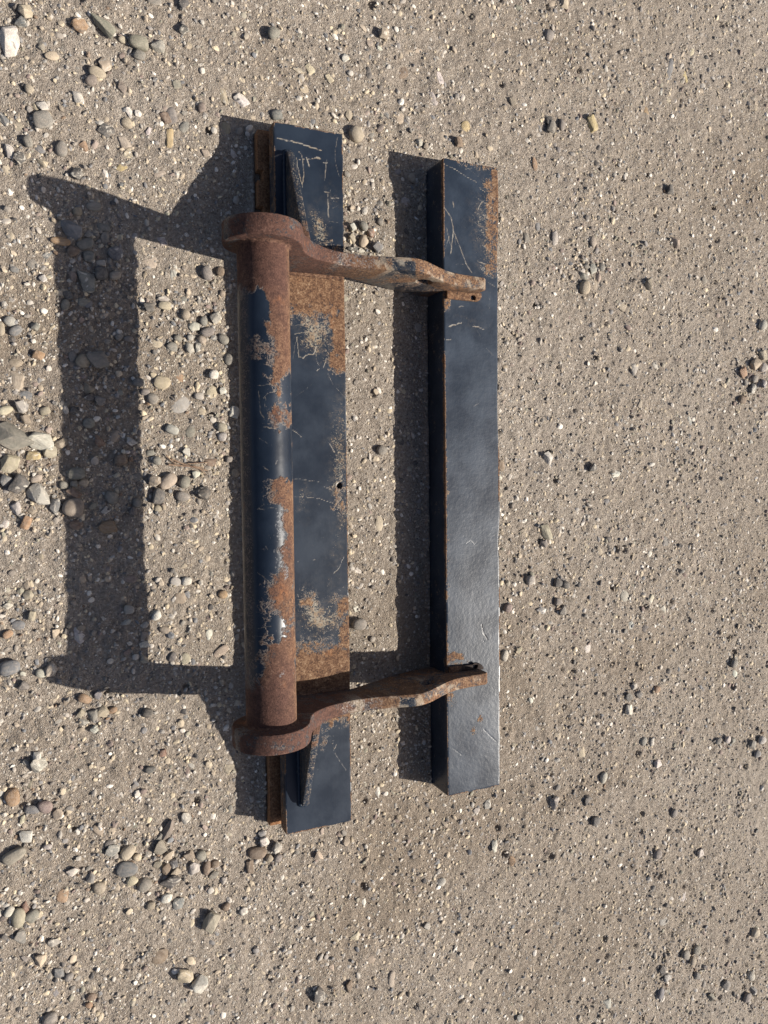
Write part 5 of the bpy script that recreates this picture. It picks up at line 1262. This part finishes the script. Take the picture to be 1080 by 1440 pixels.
# ------------------------------------------------------------------ stones set in the earth: pieces of the ground
SET_IN = [
(-0.4658,0.6575,0.0330,0.0304,28,'da'),
(-0.5085,0.6219,0.0157,0.0209,9,'or'),
(-0.6159,0.6397,0.0215,0.0227,10,'tr'),
(-0.4291,0.6195,0.0267,0.0267,9,'ca'),
(-0.4424,0.5952,0.0227,0.0173,8,'ya'),
(-0.4361,0.6419,0.0240,0.0213,9,'br'),
(-0.4314,0.6779,0.0213,0.0213,10,'br'),
(-0.4245,0.6987,0.0160,0.0227,28,'wa'),
(-0.2113,0.7633,0.0283,0.0283,28,'wa'),
(-0.2481,0.7658,0.0168,0.0378,20,'ca'),
(-0.2437,0.7090,0.0211,0.0394,10,'tr'),
(-0.3503,0.7059,0.0246,0.0327,10,'gr'),
(-0.3611,0.6986,0.0218,0.0218,10,'na'),
(-0.3540,0.6625,0.0164,0.0382,-11,'ya'),
(-0.3240,0.6906,0.0275,0.0179,44,'gr'),
(-0.6366,0.5560,0.0201,0.0227,37,'br'),
(-0.3968,0.4226,0.0380,0.0272,34,'bf'),
(-0.3535,0.4082,0.0151,0.0330,-15,'la'),
(-0.3721,0.4657,0.0191,0.0164,6,'la'),
(-0.5992,0.3987,0.0205,0.0205,6,'gf'),
(-0.6323,0.2217,0.0255,0.0179,2,'tr'),
(-0.6333,0.1900,0.0319,0.0345,2,'ba'),
(-0.6168,0.1639,0.0257,0.0167,1,'uf'),
(-0.3475,0.2077,0.0208,0.0305,2,'of'),
(-0.3461,0.1539,0.0389,0.0403,1,'lf'),
(-0.2847,0.1796,0.0212,0.0283,-18,'cf'),
(-0.3051,0.1411,0.0197,0.0211,1,'br'),
(-0.3282,0.1029,0.0196,0.0238,0,'gf'),
(-0.3875,0.2711,0.0219,0.0178,3,'cf'),
(-0.5401,-0.2802,0.0320,0.0334,-5,'wa'),
(-0.4561,-0.2623,0.0205,0.0123,16,'lr'),
(-0.3482,-0.3447,0.0198,0.0240,-6,'bf'),
(-0.3564,-0.2233,0.0253,0.0281,27,'tf'),
(-0.3412,-0.2202,0.0169,0.0183,-4,'uf'),
(-0.2776,-0.3381,0.0346,0.0173,30,'bf'),
(-0.2997,-0.3039,0.0143,0.0286,4,'wa'),
(-0.5839,-0.7718,0.0214,0.0268,-13,'of'),
(-0.4106,-0.9381,0.0311,0.0297,-15,'nf'),
(-0.0654,0.8531,0.0235,0.0264,11,'ca'),
(-0.0916,0.8462,0.0292,0.0117,-2,'ca'),
(0.2370,0.8993,0.0222,0.0349,11,'wa'),
(0.2222,0.8546,0.0316,0.0411,11,'lf'),
(0.0204,0.7830,0.0196,0.0422,-3,'br'),
(0.1471,0.8929,0.0279,0.0279,11,'nf'),
(-0.0769,0.8107,0.0235,0.0176,11,'cf'),
(-0.0250,0.8427,0.0178,0.0193,28,'ca'),
(0.0179,0.6097,0.0227,0.0333,16,'ca'),
(-0.0082,0.5898,0.0210,0.0271,16,'ya'),
(0.1948,0.7755,0.0315,0.0268,10,'bf'),
(0.2485,0.7710,0.0255,0.0255,9,'bf'),
(0.3022,0.8024,0.0242,0.0242,10,'yf'),
(0.1084,0.7949,0.0154,0.0185,10,'uf'),
(0.1564,0.7916,0.0156,0.0187,10,'uf'),
(0.1425,0.7936,0.0249,0.0217,42,'cf'),
(0.0768,-0.0942,0.0188,0.0392,-2,'cf'),
(0.0263,-0.1950,0.0310,0.0248,15,'wa'),
(0.0218,-0.2791,0.0187,0.0155,-4,'wa'),
(0.0064,-1.0089,0.0221,0.0206,-15,'ca'),
(0.3039,-1.1579,0.0273,0.0409,-16,'bf'),
(0.0937,-1.1343,0.0162,0.0389,-7,'br'),
(0.0451,-1.0753,0.0224,0.0192,-15,'bf'),
(-0.0468,-1.0701,0.0188,0.0188,-16,'cf'),
(0.2263,-0.9384,0.0233,0.0233,5,'la'),
(0.0296,-0.9417,0.0159,0.0222,-14,'wa'),
(0.9795,1.0531,0.0243,0.0411,18,'ya'),
(0.9174,1.0566,0.0185,0.0591,-12,'uf'),
(0.8412,0.9396,0.0182,0.0255,10,'of'),
(0.4912,0.7469,0.0135,0.0338,8,'of'),
(0.7665,0.4404,0.0327,0.0327,4,'bf'),
(0.7452,0.0094,0.0310,0.0292,15,'wa'),
(0.8098,0.2787,0.0276,0.0368,2,'la'),
(0.9968,0.1546,0.0192,0.0307,1,'la'),
(0.7773,-0.3072,0.0333,0.0315,-4,'lf'),
(0.8622,-0.3232,0.0226,0.0283,-27,'ca'),
(0.9073,-0.3536,0.0229,0.0210,-4,'wa'),
(0.7945,-0.3872,0.0186,0.0261,10,'wa'),
(0.6524,-0.4305,0.0217,0.0289,-6,'wf'),
(0.5591,-0.6437,0.0249,0.0249,-8,'bf'),
(0.6347,-0.6960,0.0236,0.0290,-9,'cf'),
(0.9120,-1.2123,0.0292,0.0253,-14,'lf'),
(0.9845,-1.1645,0.0197,0.0355,-24,'wa'),
(0.7153,-1.3824,0.0300,0.0263,-17,'la'),
(0.4335,-1.3223,0.0212,0.0317,-17,'ca'),
(-0.5861,0.6786,0.0127,0.0153,10,'ca'),
(-0.2841,0.6474,0.0195,0.0139,9,'br'),
(-0.3396,0.5979,0.0165,0.0165,8,'wr'),
(-0.3729,0.5928,0.0245,0.0136,18,'bf'),
(-0.3124,0.6061,0.0166,0.0152,8,'tr'),
(-0.2278,0.6566,0.0170,0.0198,9,'wf'),
(-0.5032,0.4632,0.0184,0.0132,6,'gf'),
(0.1877,0.9471,0.0219,0.0188,12,'cf'),
(0.1615,0.9413,0.0249,0.0218,28,'tf'),
(0.0684,0.9357,0.0152,0.0213,12,'bf'),
(-0.1011,0.7418,0.0204,0.0146,35,'bf'),
(0.1672,0.6679,0.0188,0.0220,8,'bf'),
(0.1326,0.6779,0.0187,0.0187,8,'uf'),
(0.1492,0.6115,0.0235,0.0235,7,'lf'),
(0.1797,0.3428,0.0191,0.0222,4,'lf'),
(0.1621,0.1844,0.0159,0.0191,1,'gf'),
(0.1515,0.0258,0.0159,0.0159,0,'lf')
]
for k, (x, y, w, h, ang, code) in enumerate(SET_IN):
    put_stone('stone', x, y, w, h, ang, code, np.random.default_rng(5000 + k), False, ground)
    TAKEN.append((x, y, max(w, h) / 2))
TA = np.array(TAKEN)
count, tries = len(SET_IN), 0
rs = np.random.default_rng(77)
while count < 298 and tries < 9000:
    tries += 1
    x, y = rs.uniform(-0.66, 1.25), rs.uniform(-1.5, 1.2)
    u = np.array([x, y, 0]) - np.array(CAM_POS)
    dens = 1.0 if x < -0.1 else (0.55 if y > 0.5 else 0.28)
    if rs.uniform() > dens: continue
    if float(vnoise(np.array([x * 5]), np.array([y * 5]), 9)[0]) < rs.uniform(0.1, 0.6): continue
    s = 0.010 + 0.014 * rs.uniform() ** 2.2
    if footprint(np.array([x]), np.array([y]), s)[0]: continue
    if np.min(np.hypot(TA[:, 0] - x, TA[:, 1] - y) - TA[:, 2]) < s * 0.6: continue
    code = rs.choice(list('ggbbttlluuccwwpvdb')) + rs.choice(list('rrfa'))
    put_stone('stone', x, y, s * rs.uniform(1.0, 1.45), s * rs.uniform(0.75, 1.0), rs.uniform(0, 180), code, rs, False, ground)
    TA = np.vstack([TA, (x, y, s / 2)]); count += 1

# ------------------------------------------------------------------ grit and gravel nobody could count
def scatter(n, base, smin, smax, power, seed, flat, sink, colours, jitter, dust, cluster=0.0, at=None):
    r = np.random.default_rng(seed)
    BV, BF = base
    BF = np.array(BF)
    x = r.uniform(-0.74, 1.42, n * 5); y = r.uniform(-1.68, 1.40, n * 5)
    if at is not None: x, y = at[:, 0], at[:, 1]
    keep = np.ones(len(x), bool)
    # only where the picture looks (and a margin)
    P = np.stack([x, y, np.zeros_like(x)], 1) - np.array(CAM_POS)
    zc = P @ np.array(CAM_FWD); u = P @ np.array(CAM_RIGHT) / zc; v = P @ np.array(CAM_UP) / zc
    keep &= (np.abs(u) < 0.56) & (np.abs(v) < 0.74)
    keep &= ~footprint(x, y, 0.002)
    left = np.clip((0.45 - x) / 0.6, 0, 1)
    pr = 0.78 + 0.22 * left
    nz = fbm(x * 6, y * 6, seed, 3)
    pr = pr * ((1 - cluster) + cluster * sstep(0.42, 0.62, nz) * 1.6)
    if at is None: keep &= r.uniform(size=len(x)) < pr
    idx = np.where(keep)[0][:n]
    x, y = x[idx], y[idx]; n = len(x)
    s = smin + (smax - smin) * r.uniform(size=n) ** power
    sc = np.stack([s * r.uniform(0.9, 1.35, n), s * r.uniform(0.65, 1.0, n), s * r.uniform(flat[0], flat[1], n)], 1) / 2
    V = BV[None] * (1 + r.uniform(-jitter, jitter, (n, len(BV), 1)))
    V = V * sc[:, None, :]
    tx, ty = r.uniform(-0.4, 0.4, n), r.uniform(-0.4, 0.4, n)
    V[:, :, 2] += V[:, :, 0] * tx[:, None] + V[:, :, 1] * ty[:, None]
    a = r.uniform(0, 2 * np.pi, n); ca, sa = np.cos(a)[:, None], np.sin(a)[:, None]
    X = V[:, :, 0] * ca - V[:, :, 1] * sa + x[:, None]
    Y = V[:, :, 0] * sa + V[:, :, 1] * ca + y[:, None]
    g = ground_z(x, y)
    Z = V[:, :, 2] + (g + sc[:, 2] * r.uniform(sink[0], sink[1], n))[:, None]
    W = np.stack([X, Y, Z], 2).reshape(-1, 3)
    F = (BF[None] + (np.arange(n) * len(BV))[:, None, None]).reshape(-1, 3)
    C = np.array([PAL[c] for c in colours])[r.integers(len(colours), size=n)] * r.uniform(0.8, 1.2, (n, 1))
    d = (r.uniform(size=(n, 1)) ** 1.2) * dust
    C = C * (1 - d) + np.array(SOIL) * d
    return W, F, np.repeat(C, len(BV), 0)

octa = (np.array([(1, 0, 0), (-1, 0, 0), (0, 1, 0), (0, -1, 0), (0, 0, 1), (0, 0, -1.0)]), [(0, 2, 4), (2, 1, 4), (1, 3, 4), (3, 0, 4), (2, 0, 5), (1, 2, 5), (3, 1, 5), (0, 3, 5)])
ico1, ico2 = ico(1), ico(2)
parts = [scatter(46000, octa, 0.0015, 0.0050, 2.1, 201, (0.45, 0.85), (-0.3, 0.6), 'gbbtccccwwwwlllludd', 0.30, 0.55, 0.45),
         scatter(38000, ico1, 0.0036, 0.0098, 2.0, 202, (0.35, 0.75), (-0.75, 0.35), 'ggbbbttccccwwwllllluuddv', 0.24, 0.5, 0.35),
         scatter(5600, ico2, 0.0075, 0.0150, 1.6, 203, (0.35, 0.7), (-0.85, 0.25), 'gggbbttcccwwwllluuddpv', 0.13, 0.5, 0.5)]
# small stuff that gathers round the loose stones and along the bars' edges
near = np.array([(q[0], q[1]) for q in LOOSE])
rn = np.random.default_rng(404)
pick = near[rn.integers(len(near), size=3400)] + rn.normal(size=(3400, 2)) * 0.022
parts.append(scatter(3000, ico1, 0.0035, 0.0100, 1.6, 204, (0.5, 0.9), (-0.3, 0.7), 'ggbbtclluudnp', 0.25, 0.35, 0.0, pick))
clump = np.stack([rn.uniform(0.40, 1.35, 26), rn.uniform(-1.55, 1.2, 26)], 1)
pk = rn.integers(26, size=1500)
spread = rn.uniform(0.012, 0.050, 26)[pk][:, None]
parts.append(scatter(800, ico1, 0.0045, 0.0125, 1.4, 206, (0.5, 0.85), (-0.4, 0.5), 'ggggbbtlludpvc', 0.25, 0.45, 0.0, clump[pk] + rn.normal(size=(1500, 2)) * spread * np.array([0.75, 1.25])))
ey = rn.uniform(PY2, PY1, 1500)
side = rn.integers(3, size=1500)
edge = np.stack([np.where(side == 0, PX2, np.where(side == 1, BX2, BX1)) + np.where(side == 2, -1, 1) * np.abs(rn.normal(size=1500)) * 0.008 + np.where(side == 2, -0.003, 0.003), ey], 1)
parts.append(scatter(1300, ico1, 0.0022, 0.0065, 1.8, 205, (0.5, 0.9), (-0.1, 0.7), 'gbbtccllun', 0.25, 0.6, 0.0, edge))
Vs, Fs, Cs, off = [], [], [], 0
for W, F, C in parts:
    Vs.append(W); Fs.append(F + off); Cs.append(C); off += len(W)
me = mesh_from('gravel', np.concatenate(Vs), np.concatenate(Fs), M_GRAVEL, False)
ca = me.color_attributes.new('col', 'FLOAT_COLOR', 'POINT')
ca.data.foreach_set('color', np.concatenate([np.concatenate(Cs), np.ones((off, 1))], 1).astype(np.float32).ravel())
tag(link('gravel', me), 'fine grit and gravel strewn over the dry earth', kind='stuff')

# ------------------------------------------------------------------ dried plant stem
M_STRAW = None
def make_straw():
    n = NT('dry_stalk'); P = n.coords()
    f = n.noise(P, 120, 4)
    return n.finish(n.ramp(f, [(0.3, (0.16, 0.10, 0.07)), (0.7, (0.33, 0.235, 0.165))]), 0.9, n.bump(n.noise(P, 400, 3), 0.4, 0.0006), 0.2)
M_STRAW = make_straw()

def stalk(pts, rad, parent):
    pts = [np.array(p) for p in catmull(pts, 6)]
    k = 7; V = []; F = []
    for i, p in enumerate(pts):
        d = pts[min(i + 1, len(pts) - 1)] - pts[max(i - 1, 0)]; d /= np.linalg.norm(d)
        u = np.cross(d, (0, 0, 1.0)); u /= np.linalg.norm(u); w = np.cross(u, d)
        rr = rad * (1 - 0.6 * i / len(pts)) * (1 + 0.2 * math.sin(i * 2.1))
        for t in range(k):
            q = 2 * math.pi * t / k
            V.append(p + (u * math.cos(q) + w * math.sin(q)) * rr)
    for i in range(len(pts) - 1):
        for t in range(k):
            F.append((i * k + t, i * k + (t + 1) % k, (i + 1) * k + (t + 1) % k, (i + 1) * k + t))
    F.append(tuple(range(k))[::-1]); F.append(tuple(range((len(pts) - 1) * k, len(pts) * k)))
    link('stalk', mesh_from('stalk', V, F, M_STRAW), parent)

STEM = [[(-0.3721, 0.0387), (-0.3506, 0.0359), (-0.326, 0.0344), (-0.3038, 0.0314)], [(-0.3665, 0.0498), (-0.345, 0.04), (-0.3191, 0.0315), (-0.297, 0.0258)], [(-0.3368, 0.04), (-0.312, 0.0413), (-0.2924, 0.0427)], [(-0.3259, 0.0358), (-0.3095, 0.0273), (-0.2999, 0.0173)], [(-0.3757, 0.0567), (-0.3626, 0.0428), (-0.3505, 0.0373)]]
stem = bpy.data.objects.new('dried_plant_stem', None)
COL.objects.link(stem)
sx, sy = STEM[0][0]
stem.location = (sx, sy, gz_at(sx, sy))
stem.empty_display_size = 0.02
tag(stem, 'dried broken plant stem lying among pebbles left of the tube', 'plant stem')
for k, pts in enumerate(STEM):
    P3 = [(x - sx, y - sy, gz_at(x, y) - gz_at(sx, sy) + 0.0022 + 0.0006 * k) for x, y in pts]
    stalk(P3, 0.0021 if k < 2 else 0.0013, stem)
